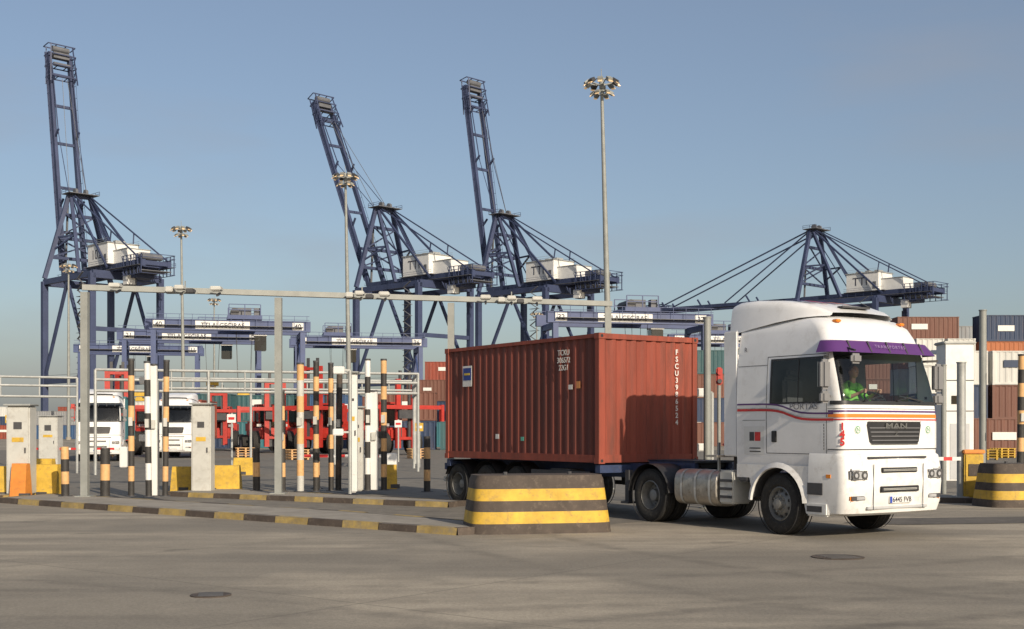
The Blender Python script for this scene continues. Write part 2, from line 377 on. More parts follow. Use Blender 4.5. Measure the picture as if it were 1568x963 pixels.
        text('visor_lettering','T R A N S P O R T E S',0.08,(1.425,0,3.25),(rad(70),0,math.pi/2),mat('lettering_lilac',(0.3,0.22,0.4)),root)
        text('pillar_badge','R',0.12,(-0.86,-1.18,3.28),SIDE_R,TXD,root)
    b=B()
    for s in(-1,1):
        y0=s*1.24;y1=s*0.86
        K=22
        xs=[-1.03+(0.76+1.03)*k/K for k in range(K+1)]
        zl=[]
        for x in xs:
            z=0.54+math.sqrt(max(0,0.63**2-x*x)) if abs(x)<0.63 else (0.52 if x<0 else 0.42)
            if x<-0.66: z=0.98
            zl.append(max(z,0.42))
        A=[(x,y0,z) for x,z in zip(xs,zl)]; T=[(x,y0,1.22) for x in xs]; A2=[(x,y1,z) for x,z in zip(xs,zl)]
        b.loft([A,T],WHITEL); b.loft([A,A2],DARK)
        arc=[];arc2=[];arc3=[]
        for k in range(17):
            t=math.pi*(0.02+0.96*k/16); arc.append((0.63*math.cos(t),y0,0.54+0.63*math.sin(t))); arc2.append((0.64*math.cos(t),s*1.285,0.54+0.64*math.sin(t))); arc3.append((0.73*math.cos(t),y0,0.54+0.73*math.sin(t)))
        b.loft([arc,arc2,arc3],WHITEL)
        b.bbox((0.94,s*1.17,0.50),(0.50,0.2,0.24),WHITE2,0.03); b.box((0.90,s*1.272,0.50),(0.34,0.01,0.10),DARK)
        b.box((0.90,s*1.252,0.84),(0.34,0.03,0.20),DARK)
        b.bbox((-1.26,s*1.17,2.5),(0.36,0.05,2.3),WHITE,0.02)
        b.bbox((-0.86,s*1.0,0.95),(0.24,0.5,0.1),DARK,0.02)
    b.build('fenders',parent=root)
    b=B()
    sp=[(-1.38,1.04,4.15,3.60),(-1.2,1.05,4.19,3.60),(-0.8,1.05,4.19,3.66),(-0.2,1.02,4.14,3.74),(0.30,0.96,4.05,3.79),(0.60,0.87,3.95,3.80),(0.80,0.74,3.86,3.80)]
    rows=[]
    for x,hw,zt,zb in sp:
        r=min(0.16,(zt-zb)*0.6)
        pts=[(x,-hw-0.05,zb),(x,-hw,zt-r)]+[(x,-hw+r-r*math.cos(math.pi/2*k/4),zt-r+r*math.sin(math.pi/2*k/4)) for k in range(1,5)]+[(x,-hw*0.4,zt+0.015),(x,0,zt+0.02)]
        rows.append(pts+[(x,-y,z) for x,y,z in reversed(pts[:-1])])
    b.loft(rows,lambda a,c: WHITE)
    b.loft([rows[0],[(x,y*0.9,3.6) for x,y,z in rows[0]]],DARK)
    if hero:
        for y,m in((-0.62,PURPLE),(-0.34,RED),(-0.05,PURPLE),(0.22,OSTR),(0.48,PURPLE)):
            b.face([(0.30,y-0.10,4.082),(0.30,y+0.08,4.082),(-0.20,y+0.11,4.172),(-0.20,y-0.07,4.172)],m)
        b.beam((0.62,-0.35,3.99),(0.62,0.35,3.99),0.12,0.03,DARK)
    for y in(-0.8,0.8): b.bbox((0.96,y,3.70),(0.12,0.12,0.05),AMB,0.015)
    b.build('roof_spoiler',parent=root)
    b=B()
    for s in(-1,1):
        b.beam((1.12,s*1.19,3.05),(1.28,s*1.42,3.06),0.04,0.04,BLACK); b.beam((1.18,s*1.2,2.40),(1.28,s*1.42,2.42),0.04,0.04,BLACK)
        b.bbox((1.28,s*1.43,2.76),(0.13,0.22,0.50),MIR,0.05,3); b.bbox((1.28,s*1.43,2.38),(0.12,0.21,0.20),MIR,0.04,3)
        b.box((1.213,s*1.43,2.76),(0.006,0.18,0.42),CHROME)
    b.beam((1.30,-0.95,3.22),(1.55,-1.0,3.16),0.03,0.03,BLACK); b.bbox((1.58,-1.02,3.02),(0.10,0.24,0.17),MIR,0.04,3)
    b.build('mirrors',parent=root)
    b=B()
    b.box((0.35,0,1.93),(1.9,2.25,0.04),INTER); b.box((-0.50,0,2.55),(0.05,2.3,1.3),INTER); b.box((0.2,0,3.25),(1.5,2.1,0.04),INTER)
    b.bbox((1.10,0,2.14),(0.50,2.1,0.28),DARK,0.08,3); b.bbox((1.0,0.5,2.24),(0.3,0.6,0.14),DARK,0.06,3)
    for y in(-0.6,0.55):
        b.bbox((-0.02,y,2.05),(0.52,0.52,0.16),INTER,0.06,3); b.bbox((-0.28,y,2.42),(0.14,0.50,0.72),INTER,0.06,3); b.bbox((-0.30,y,2.86),(0.11,0.28,0.18),INTER,0.05,3)
    C=Vector((0.62,0.55,2.38)); tilt=rad(35); pts=[]
    for k in range(24):
        t=2*math.pi*k/24; pts.append(C+Vector((-0.24*math.sin(t)*math.sin(tilt),0.24*math.cos(t),0.24*math.sin(t)*math.cos(tilt)*0.7)))
    for k in range(24): b.cyl(pts[k],pts[(k+1)%24],0.018,BLACK,n=6,cap=False)
    b.cyl(C,C+Vector((0.35,0,-0.25)),0.04,BLACK,n=8); b.beam(pts[0],pts[12],0.05,0.02,BLACK)
    b.build('cab_interior',parent=root)
    b=B()
    for s in(-1,1): b.box((-2.0,s*0.40,0.88),(5.6,0.09,0.28),BLUECH)
    for x in(-1.6,-2.4,-3.3,-4.4): b.box((x,0,0.88),(0.12,0.74,0.2),DARK)
    b.bbox((-3.45,0,1.12),(1.0,0.9,0.10),BLACK,0.03)
    b.cyl((-3.6,-1.0,0.52),(-3.6,1.0,0.52),0.13,DARK,n=12); b.cyl((0,-1.0,0.5),(0,1.0,0.5),0.08,DARK,n=12)
    for s in(-1,1):
        rows=[]
        for x in(-2.82,-2.80,-1.62,-1.60):
            k=0.93 if x in(-2.82,-1.60) else 1.0
            rows.append([(x,s*0.90+0.33*k*math.copysign(abs(math.cos(t))**0.6,math.cos(t)),0.74+0.34*k*math.copysign(abs(math.sin(t))**0.6,math.sin(t))) for t in[2*math.pi*j/28 for j in range(28)]])
        b.loft(rows,ALU,True); b.face(rows[0],ALU); b.face(rows[-1],ALU)
        for x in(-2.6,-2.2,-1.80):
            r0=[(x-0.03,p[1]+(p[1]-s*0.9)*0.02,p[2]+(p[2]-0.74)*0.02) for p in rows[1]]; r1=[(x+0.03,p[1],p[2]) for p in r0]
            b.loft([r0,r1],CABGREY,True)
        b.bbox((-1.36,s*0.98,0.78),(0.38,0.46,0.62),CABGREY,0.03)
        for zz in(0.6,0.75,0.9): b.box((-1.36,s*1.215,zz),(0.34,0.012,0.05),DARK)
        arc=[];arc2=[]
        for k in range(13):
            t=math.pi*(0.03+0.94*k/12); arc.append((-3.6+0.64*math.cos(t),s*0.60,0.54+0.62*math.sin(t))); arc2.append((-3.6+0.64*math.cos(t),s*1.25,0.54+0.62*math.sin(t)))
        b.loft([arc,arc2],BLACK)
    b.bbox((-1.28,0,2.2),(0.22,1.5,1.5),DARK,0.05); b.cyl((-1.5,-0.75,1.1),(-1.5,-0.75,2.5),0.10,DARK,n=14)
    b.beam((-1.45,-1.1,1.35),(-1.75,-1.1,1.35),0.5,0.04,ALU); b.beam((-1.72,-1.05,1.0),(-1.72,-1.05,1.6),0.04,0.04,LGREY)
    for k in range(3):
        y=-0.3+k*0.25; P=[Vector((-1.4,y,2.0)),Vector((-1.7,y+.05,1.6)),Vector((-2.1,y+.1,1.45)),Vector((-2.6,y*0.5,1.55))]
        for p,q in zip(P,P[1:]): b.cyl(p,q,0.02,[RED,BLACK,YEL][k],n=6)
    b.build('chassis',parent=root)
    b=B(); 
    for s in(-1,1): wheel(b,0,s*1.05,0.54,0.31,s,True,yaw=rad(-5 if hero else 0))
    b.build('front_wheels',parent=root)
    b=B()
    for s in(-1,1):
        wheel(b,-3.6,s*1.07,0.53,0.28,s,False); wheel(b,-3.6,s*0.74,0.53,0.28,s,False)
    b.build('drive_wheels',parent=root)
    if box_mat is not None:
        b=B(); container(b,-1.7,0,1.2,6.06,2.44,2.59,box_mat); b.build('container_load',parent=root)
    return root

TY=rad(-57.5)
fx,fy=5.70,22.42
tractor=make_tractor('semi_truck',(fx,fy,0),TY,True)

# ------------------------------------------------------------------ trailer with container
psi=rad(33.3)
A=Vector((1.80,25.7,0)); fwd=Vector((math.sin(psi),-math.cos(psi),0)); left=Vector((math.cos(psi),math.sin(psi),0))
CW,CL,CH=2.70,6.3,2.72
org=A+left*CW/2
trz=math.atan2(fwd.y,fwd.x)
trl=empty('container_trailer',org,trz)
b=B()
for s in(-1,1):
    b.box((-2.3,s*0.45,0.98),(8.4,0.10,0.30),BLUECH); b.box((1.3,s*0.45,1.14),(1.4,0.10,0.16),BLUECH)
for x in(-0.08,-1.6,-3.1,-4.6,-6.2,0.8,1.6): b.box((x,0,1.02),(0.16,CW-0.06 if x in(-0.08,-6.2) else 0.8,0.16),BLUECH)
b.box((1.3,0,1.2),(1.5,1.0,0.04),DARK)
for s in(-1,1):
    b.beam((0.25,s*0.75,1.0),(0.25,s*0.75,0.35),0.12,0.12,DARK); b.box((0.25,s*0.75,0.33),(0.25,0.25,0.04),DARK)
    b.bbox((-1.6,s*1.0,0.78),(0.8,0.4,0.42),DARK,0.03); b.beam((-0.5,s*1.2,0.6),(-2.7,s*1.2,0.6),0.03,0.1,DARK); b.beam((-0.5,s*1.2,0.9),(-2.7,s*1.2,0.9),0.03,0.1,DARK)
    for x in(-3.3,-4.6,-5.9):
        arc=[];arc2=[]
        for k in range(9):
            t=math.pi*(0.12+0.76*k/8); arc.append((x+0.62*math.cos(t),s*0.85,0.5+0.6*math.sin(t))); arc2.append((x+0.62*math.cos(t),s*1.25,0.5+0.6*math.sin(t)))
        b.loft([arc,arc2],BLACK)
    b.box((-6.62,s*0.95,0.9),(0.08,0.4,0.14),RED)
b.box((-6.6,0,0.6),(0.1,2.4,0.12),LGREY); b.box((-6.55,0,0.92),(0.1,2.4,0.16),BLUECH)
for x in(-3.3,-4.6,-5.9): b.cyl((x,-1,0.5),(x,1,0.5),0.07,DARK)
b.build('trailer_chassis',parent=trl)
b=B()
for x in(-3.3,-4.6,-5.9):
    for s in(-1,1): wheel(b,x,s*1.07,0.50,0.36,s,False)
b.build('trailer_wheels',parent=trl)
cont=empty('shipping_container',org,trz)
cz=1.13
b=B(); container(b,0,0,cz,CL,CW,CH,REDC,REDC_SHADE,0.27,REDC)
yy=-CW/2-0.003
for (x,z,w,h,m) in((-1.0,1.62,0.14,0.10,TXW),(-3.9,0.55,0.14,0.11,TXW),(-2.85,0.50,0.12,0.09,mat('label_green',(0.1,0.4,0.3))),(-0.72,1.66,0.13,0.15,mat('label_orange',(0.6,0.25,0.08)))):
    b.box((x,yy,cz+z),(w,0.006,h),m)
b.box((-5.25,yy,cz+2.0),(0.42,0.006,0.5),TXW); b.box((-5.25,yy-0.004,cz+2.05),(0.36,0.006,0.30),mat('logo_blue',(0.02,0.05,0.25)))
b.box((-5.25,yy-0.009,cz+2.05),(0.25,0.006,0.05),mat('logo_yellow',(0.7,0.5,0.05)))
for y in(-CW/2+0.07,CW/2-0.07):
    for z in(0.06,CH-0.06):
        b.cyl((0.012,y,cz+z),(0.0165,y,cz+z),0.035,BLACK,n=10)
b.build('container_box',parent=cont)
text('side_number','TCKU\n306572\n22G1',0.17,(-1.25,yy-0.002,cz+2.2),SIDE_R,TXW,cont,ext=0.002,sx=0.95,bold=0.001,lsp=0.95)
text('front_number','F\nS\nC\nU\n3\n9\n8\n6\n5\n2\n4',0.155,(0.004,0.76,cz+1.62),FRONT,TXW,cont,ext=0.002,bold=0.003,lsp=0.98)

# ------------------------------------------------------------------ driver
drv=bpy.data.objects.new('driver',None); COL.objects.link(drv); drv.empty_display_size=.2
M=Matrix.Translation((fx,fy,0))@Matrix.Rotation(TY,4,'Z')@Matrix.Translation((0.10,0.53,0.03))
drv.matrix_world=M
def skinobj(name, verts, edges, radii, m, root=0):
    me=bpy.data.meshes.new(name); me.from_pydata(verts,edges,[]); o=bpy.data.objects.new(name,me); COL.objects.link(o); o.parent=drv
    md=o.modifiers.new('skin','SKIN'); md.use_smooth_shade=True
    for i,r in enumerate(radii): me.skin_vertices[0].data[i].radius=(r,r) if not isinstance(r,tuple) else r
    me.skin_vertices[0].data[root].use_root=True
    sb=o.modifiers.new('sub','SUBSURF'); sb.levels=1; sb.render_levels=2
    me.materials.append(m); return o
V=[(-0.05,0,2.18),(-0.06,0,2.38),(-0.04,0,2.55),(-0.02,0,2.64),(0,0,2.70),
   (-0.02,0.19,2.60),(0.08,0.26,2.40),(-0.02,-0.19,2.60),(0.10,-0.26,2.42),
   (0.12,0.1,2.16),(0.45,0.13,2.14),(0.12,-0.1,2.16),(0.45,-0.13,2.14),(0.21,0.27,2.37),(0.23,-0.26,2.40)]
E=[(0,1),(1,2),(2,3),(3,4),(3,5),(5,6),(3,7),(7,8),(0,9),(9,10),(0,11),(11,12),(6,13),(8,14)]
skinobj('shirt_and_legs',V,E,[0.15,(0.15,0.15),(0.15,0.15),0.10,0.065,0.08,0.058,0.08,0.058,0.085,0.07,0.085,0.07,0.05,0.05],GREEN)
for s in(-1,1):
    el=Vector((0.15,0.265*s,2.385)); wr=Vector((0.36,0.20*s,2.47)); pm=Vector((0.43,0.20*s,2.50))
    v=[el,wr,pm]; e=[(0,1),(1,2)]; r=[0.045,0.028,0.034]
    for k in range(4):
        base=pm+Vector((0.03,0,0.027-0.018*k)); m1=base+Vector((0.035-0.003*abs(k-1),0.012*s,0.0)); m2=m1+Vector((0.006,-0.028*s,0.0)); m3=m2+Vector((-0.022,-0.012*s,0))
        i=len(v); v+=[base,m1,m2,m3]; e+=[(2,i),(i,i+1),(i+1,i+2),(i+2,i+3)]; r+=[0.012,0.010,0.009,0.008]
    i=len(v); v+=[pm+Vector((0,-0.03*s,0.03)),pm+Vector((0.03,-0.045*s,0.035))]; e+=[(2,i),(i,i+1)]; r+=[0.012,0.009]
    skinobj('forearm_and_hand',[tuple(x) for x in v],e,r,SKIN)
b=B(); b.cyl((0.0,0,2.66),(0.015,0,2.80),0.058,SKIN,0.052,n=16)
rows=[]
for a in range(13):
    p=math.pi*a/12; rr=0.098*math.sin(p); z=2.86-0.122*math.cos(p); w=0.82+0.18*min(1,a/6) 
    rows.append([(0.03+rr*math.cos(t)*1.05*(w if math.cos(t)<0 else 0.93+0.07*w)+ (0.006 if a<4 and math.cos(t)>0.5 else 0),rr*math.sin(t)*0.82*w,z) for t in[2*math.pi*k/18 for k in range(18)]])
b.loft(rows,SKIN,True)
b.loft([[(0.125,-0.012,2.88),(0.13,0,2.885),(0.125,0.012,2.88)],[(0.132,-0.018,2.84),(0.155,0,2.838),(0.132,0.018,2.84)],[(0.124,-0.012,2.828),(0.132,0,2.826),(0.124,0.012,2.828)]],SKIN)
for s in(-1,1):
    b.ball((0.022,0.083*s,2.862),0.03,SKIN,8,(0.6,0.35,1)); b.ball((0.118,0.034*s,2.872),0.012,WHITE2,8); b.ball((0.128,0.034*s,2.872),0.006,DARK,6); b.beam((0.128,0.018*s,2.892),(0.12,0.052*s,2.892),0.006,0.008,HAIR)
b.beam((0.128,-0.022,2.802),(0.128,0.022,2.802),0.006,0.01,mat('lips',(0.3,0.1,0.08)))
b.build('head',parent=drv)
b=B(); rows=[]
for a in range(7):
    p=math.pi*(0.5+0.5*a/6)
    rows.append([(0.02+0.108*math.sin(p)*math.cos(t)*1.04-(0.02 if math.cos(t)>0.2 else 0),0.090*math.sin(p)*math.sin(t),(2.872-0.125*math.cos(p)) if math.cos(t)<0.2 else max(2.925,2.872-0.125*math.cos(p))) for t in[2*math.pi*k/18 for k in range(18)]])
b.loft(rows,HAIR,True); b.build('hair',parent=drv)

# ------------------------------------------------------------------ ground
def ground_material():
    m=bpy.data.materials.new('apron_surface'); m.use_nodes=True; nt=m.node_tree; N=nt.nodes; L=nt.links; bs=N['Principled BSDF']
    tc=N.new('ShaderNodeTexCoord')
    def noise(sc,det=6,ro=0.6,mp=None):
        n=N.new('ShaderNodeTexNoise'); n.inputs['Scale'].default_value=sc; n.inputs['Detail'].default_value=det; n.inputs['Roughness'].default_value=ro
        L.new((mp or tc.outputs['Object']),n.inputs['Vector']); return n.outputs['Fac']
    def mapping(rot,sc):
        mp=N.new('ShaderNodeMapping'); mp.inputs['Rotation'].default_value=(0,0,rad(rot)); mp.inputs['Scale'].default_value=sc; L.new(tc.outputs['Object'],mp.inputs['Vector']); return mp.outputs[0]
    def mr(x,a,b_,c,d):
        r=N.new('ShaderNodeMapRange'); r.inputs[1].default_value=a; r.inputs[2].default_value=b_; r.inputs[3].default_value=c; r.inputs[4].default_value=d; L.new(x,r.inputs[0]); return r.outputs[0]
    def mix(f,a,b_,typ='MIX'):
        x=N.new('ShaderNodeMixRGB'); x.blend_type=typ
        for i,s in((0,f),(1,a),(2,b_)):
            if isinstance(s,(tuple,float,int)): x.inputs[i].default_value=(*s,1) if isinstance(s,tuple) else s
            else: L.new(s,x.inputs[i])
        return x.outputs[0]
    def math_(op,a,b_=None):
        x=N.new('ShaderNodeMath'); x.operation=op
        for i,s in((0,a),(1,b_)):
            if s is None: continue
            if isinstance(s,(float,int)): x.inputs[i].default_value=s
            else: L.new(s,x.inputs[i])
        return x.outputs[0]
    big=noise(0.13,5,0.55); streak=noise(0.5,7,0.6,mapping(-35,(0.25,1,1))); st2=noise(1.1,6,0.6,mapping(8,(0.12,1,1))); bandn=noise(0.6,5,0.55,mapping(-6,(0.10,0.55,1)))
    fine=noise(22,5,0.7); mid=noise(1.6,8,0.7); peb=noise(70,3,0.8)
    col=mix(mr(big,0.46,0.53,0,1),(0.285,0.257,0.212),(0.40,0.355,0.285))
    col=mix(mr(bandn,0.50,0.56,0,0.55),col,(0.215,0.196,0.166))
    col=mix(mr(streak,0.50,0.68,0,0.5),col,(0.19,0.173,0.145))
    col=mix(mr(st2,0.50,0.66,0,0.5),col,(0.20,0.182,0.155))
    col=mix(mr(mid,0.45,0.75,0,0.4),col,(0.18,0.162,0.135))
    col=mix(1.0,col,mix(mr(fine,0.3,0.7,0,1),(0.78,0.78,0.78),(1.15,1.15,1.15)),'MULTIPLY')
    col=mix(1.0,col,mix(mr(peb,0.35,0.65,0,1),(0.82,0.82,0.82),(1.12,1.12,1.12)),'MULTIPLY')
    oil=noise(0.7,3,0.5); col=mix(mr(oil,0.66,0.74,0,0.5),col,(0.10,0.092,0.08))
    sx=N.new('ShaderNodeSeparateXYZ'); L.new(tc.outputs['Object'],sx.inputs[0])
    wob=noise(0.35,3,0.5)
    for (cx,cy,R,w,amt) in((9,2,9.5,0.10,.5),(9,2,11.4,0.12,.5),(11,-6,19,0.10,.42),(11,-6,21,.12,.42),(-6,40,26,0.12,.35),(-6,40,28.1,.12,.35),(25,30,26,.13,.4),(25,30,28.2,.13,.35),(-14,-4,21,.1,.3),(4,5,7,.08,.35)):
        dx=math_('SUBTRACT',sx.outputs[0],cx); dy=math_('SUBTRACT',sx.outputs[1],cy)
        d=math_('SQRT',math_('ADD',math_('MULTIPLY',dx,dx),math_('MULTIPLY',dy,dy)))
        d=math_('ADD',d,math_('MULTIPLY',wob,0.5)); e=math_('ABSOLUTE',math_('SUBTRACT',d,R))
        k=mr(e,w*0.5,w*1.8,amt,0); k=math_('MULTIPLY',k,mr(mid,0.35,0.6,0.15,1))
        col=mix(k,col,(0.12,0.11,0.095))
    s2=N.new('ShaderNodeSeparateXYZ'); L.new(mapping(38,(0.16,0.16,0.16)),s2.inputs[0])
    for ch in(0,1):
        fr=math_('FRACT',s2.outputs[ch]); e=math_('ABSOLUTE',math_('SUBTRACT',fr,0.5)); col=mix(mr(e,0.001,0.004,0.5,0),col,(0.13,0.12,0.10))
    L.new(col,bs.inputs['Base Color']); bs.inputs['Roughness'].default_value=0.9; bs.inputs['Specular IOR Level'].default_value=0.2
    bp=N.new('ShaderNodeBump'); bp.inputs['Strength'].default_value=0.45; bp.inputs['Distance'].default_value=0.012; L.new(fine,bp.inputs['Height']); L.new(bp.outputs[0],bs.inputs['Normal'])
    return m
b=B(); GM=ground_material()
b.face([(-3000,-300,0),(3000,-300,0),(3000,5000,0),(-3000,5000,0)],GM); b.build('ground',fix=False,smooth=False)
ASP=mat('asphalt_patch',(0.18,0.165,0.14),0.9,var=0.35,scale=2,bump=0.3,dirt=(0.25,0.23,0.19),dirt_amt=0.7)
b=B(); b.face([(-60,54,0.004),(-11.9,31.6,0.004),(0.2,22.2,0.004),(10,33,0.004),(60,110,0.004),(-80,110,0.004)],ASP); b.build('gate_lane_asphalt',fix=False,smooth=False)
b=B(); DSTRIP=mat('dark_strip',(0.11,0.10,0.088),0.9,var=0.35,scale=2,bump=0.3,dirt=(0.2,0.18,0.15),dirt_amt=0.7)
b.face([(6.5,24.4,0.008),(7.5,23.9,0.008),(24,27.0,0.008),(24,28.3,0.008),(7.5,25.6,0.008)],DSTRIP); b.build('dark_ground_strip',fix=False,smooth=False)  # flat dark strip on the ground to the right of the truck
for x,y,w in((4.7,17.9,0.75),(-3.35,13.8,0.45)):
    b=B(); b.cyl((0,0,0.001),(0,0,0.012),w/2,DBROWN,n=24)
    for k in range(5): b.box((0,-w*0.3+w*0.15*k,0.016),(w*0.6,0.03,0.006),DARK)
    b.build('manhole_cover',loc=(x,y,0),rz=rad(12),smooth=False)

def island(name, pts, h=0.13, surf=CONC):
    b=B(); n=len(pts); P=[Vector((x,y,0)) for x,y in pts]; c=sum(P,Vector())/n
    b.face([(p.x,p.y,h-0.004) for p in P],surf)
    for i in range(n):
        p=P[i];q=P[(i+1)%n]; L=(q-p).length; k=max(1,int(L/0.9)); d=(q-p)/k; nrm=Vector((d.y,-d.x,0)).normalized()
        if nrm.dot(c-p)<0: nrm=-nrm
        for j in range(k):
            a=p+d*j;e=p+d*(j+1)*1.0-d*0.01; m=KYEL if j%2 else DBROWN
            dz=random.uniform(-0.008,0.006)
            a0=a-nrm*0.02; e0=e-nrm*0.02; a1=a+nrm*0.13; e1=e+nrm*0.13
            b.face([(a0.x,a0.y,0),(e0.x,e0.y,0),(e.x,e.y,h+dz),(a.x,a.y,h+dz)],m); b.face([(a.x,a.y,h+dz),(e.x,e.y,h+dz),(e1.x,e1.y,h),(a1.x,a1.y,h)],m)
    return b.build(name,fix=False,smooth=False)
island('gate_island',[(-12.9,31.15),(-0.95,21.6),(0.2,22.4),(-3.6,26.3),(-12.4,33.3)])
island('gate_island',[(-9.6,34.2),(-1.5,29.2),(-1.1,29.9),(-8.4,36.2)])
island('gate_island',[(-22,31.3),(-13.6,31.15),(-12.9,33.4),(-22,33.6)])
island('gate_island',[(10.6,31.2),(18,28.3),(19,30.3),(11.0,33.2)])

def barrier(loc, rz, L=2.5, W=1.3, H=1.03):
    b=B(); 
    def ring(k,z,):
        t=[2*math.pi*j/64 for j in range(64)]
        e=0.36; return [(k[0]/2*math.copysign(abs(math.cos(a))**e,math.cos(a)),k[1]/2*math.copysign(abs(math.sin(a))**e,math.sin(a)),z) for a in t]
    hs=[h/1.08*H for h in [0,0.18,0.19,0.40,0.41,0.60,0.61,0.82,0.83,1.0,1.05,1.08]]
    rows=[]
    for z in hs:
        k=z/H; g=0.26*k+ (0.03 if z>H*0.96 else 0); rows.append(ring((L-g,W-g*1.2),z))
    ms=[DBROWN,DBROWN,YEL,YEL,DBROWN,DBROWN,YEL,YEL,DBROWN,DBROWN,DBROWN]
    b.loft(rows,lambda a,c:ms[a],True); b.face(rows[-1],DBROWN)
    for x in(-0.6,0.6): b.cyl((x,-0.1,H),(x,-0.1,H+0.05),0.04,DARK,n=8)
    return b.build('striped_concrete_barrier',loc=loc,rz=rz)
barrier((0.44,22.55,0),rad(13),2.62)
barrier((12.4,29.9,0),rad(10),2.4)

# ------------------------------------------------------------------ posts & gate furniture
def post(px, D, top, w=0.18, a=PBLACK, c=CREAM, name='striped_bollard', seg=0.36, rnd=True, base_z=0.12):
    b=B(); H=wz(top,D)-base_z; k=max(2,round(H/seg)); s=H/k
    for i in range(k):
        m=a if i%2==0 else c
        if rnd: b.cyl((0,0,i*s),(0,0,(i+1)*s),w/2,m,n=16,cap=(i==k-1))
        else: b.box((0,0,(i+0.5)*s),(w,w*0.8,s),m)
    b.cyl((0,0,0.0),(0,0,0.02),w*0.9,DARK,n=16)
    if H>2.5:
        b.cyl((0,0,H),(0,0,H+0.05),w*0.55,DARK,n=12)
        b.box((0.0,-w*0.62,H*0.55),(w*0.6,0.06,0.22),CABGREY)
    o=b.build(name,loc=(wx(px,D),D,base_z),rz=rad(random.uniform(-8,8)))
    o.rotation_euler=(rad(random.uniform(-.7,.7)),rad(random.uniform(-.8,.8)),o.rotation_euler[2]); return o
post(100,31.9,684,0.20); post(161,31.9,686,0.24)
post(201,32.0,552,0.16,seg=0.38); post(228,31.8,556,0.16,c=WHITE2,seg=0.42); post(253,32.0,554,0.15,seg=0.40)
post(236,32.1,560,0.17,a=WHITE2,c=WHITE2,seg=0.5,rnd=False,name='gate_post')
post(393,34.8,686,0.2); post(428,34.2,556,0.17,seg=0.38); post(434,34.6,600,0.13,seg=0.40); post(460,34.3,558,0.2,a=CABGREY,seg=0.42); post(484,34.5,555,0.16,seg=0.38)
post(507,34.8,558,0.15,seg=0.4); post(518,35.0,564,0.17,seg=0.45,a=PBLACK,c=DBROWN); post(563,35.0,552,0.16,c=WHITE2,seg=0.46); post(588,35.2,552,0.17,seg=0.38); post(574,35.1,600,0.2,a=WHITE2,c=WHITE2,rnd=False,name='gate_post')
post(654,36.6,668,0.2,base_z=0.0)
post(485,36.0,686,0.2); post(1562,34,545,0.2)

def pole(px,D,top,r=0.09,m=PGREY,base_z=0.0,name='steel_pole'):
    b=B(); H=wz(top,D)-base_z; b.cyl((0,0,0),(0,0,H),r,m,n=14); b.cyl((0,0,0),(0,0,0.03),r*2.2,m,n=14); b.cyl((0,0,H),(0,0,H+0.03),r*1.15,m,n=14)
    return b.build(name,loc=(wx(px,D),D,base_z))
pole(1083,29.0,487,0.085); pole(1505,35,476,0.10); pole(1472,31.5,556,0.11,LGREY,0.12); pole(1445,33,560,0.07)

gl=Vector((-10.93,31.7,5.47)); gr=Vector((2.78,35.8,5.47)); gd=(gr-gl).normalized()
b=B(); 
b.beam(gl-gd*0.05,gr+gd*0.1,0.13,0.14,PGREY)
b.beam(gl+Vector((0,0.5,0)),gr+Vector((0,0.5,0)),0.06,0.06,PGREY)
for D,px in((31.7,130),(33.25,428),(34.6,691),(35.8,931)):
    t=(wx(px,D)-gl.x)/(gr.x-gl.x); p=gl+(gr-gl)*t
    b.box((p.x,p.y,5.35/2),(0.18,0.18,5.35),PGREY); b.box((p.x,p.y,0.14),(0.4,0.4,0.03),PGREY)
for px in(185,280,335,560,600,770,815,860):
    t=(px-130)/800*0.93; p=gl+(gr-gl)*t
    big = px in(280,560,815)
    b.beam(p+Vector((0,-0.1,-0.05)),p+Vector((0,-0.45,-0.15)),0.05,0.05,DARK)
    b.bbox(p+Vector((0,-0.5,0.02)),(0.24 if big else 0.28,0.32,0.11),CABGREY,0.02)
    if big:
        b.bbox(p+Vector((0.25,-0.4,-0.06)),(0.2,0.3,0.12),DARK,0.02); b.bbox(p+Vector((-0.28,-0.4,-0.02)),(0.2,0.3,0.14),CABGREY,0.02); b.beam(p+Vector((-0.4,-0.3,-0.1)),p+Vector((0.4,-0.3,-0.1)),0.04,0.04,PGREY); b.beam(p,p+Vector((0,0,0.25)),0.03,0.03,PGREY)
b.build('gate_gantry')

def railframe(pts, zs, postz0=0.0, name='pipe_frame', r=0.05):
    b=B()
    for (p,q) in zip(pts,pts[1:]):
        p=Vector((*p,0));q=Vector((*q,0))
        for z in zs: b.cyl(p+Vector((0,0,z)),q+Vector((0,0,z)),r,LGREY,n=8)
        k=max(1,round((q-p).length/1.5))
        for j in range(k+1):
            c=p+(q-p)*j/k; b.cyl(c+Vector((0,0,postz0 if j%3==0 else zs[0])),c+Vector((0,0,zs[-1])),r*(1.1 if j%3==0 else 0.6),LGREY,n=8)
    return b.build(name)
railframe([(wx(-60,50),50),(wx(118,52),52)],[3.2,3.65,4.0])
railframe([(wx(146,50),50),(wx(640,54),54),(wx(632,60),60)],[3.4,3.85,4.25],r=0.06)
railframe([(wx(250,62),62),(wx(636,66),66)],[3.9,4.4],r=0.06)

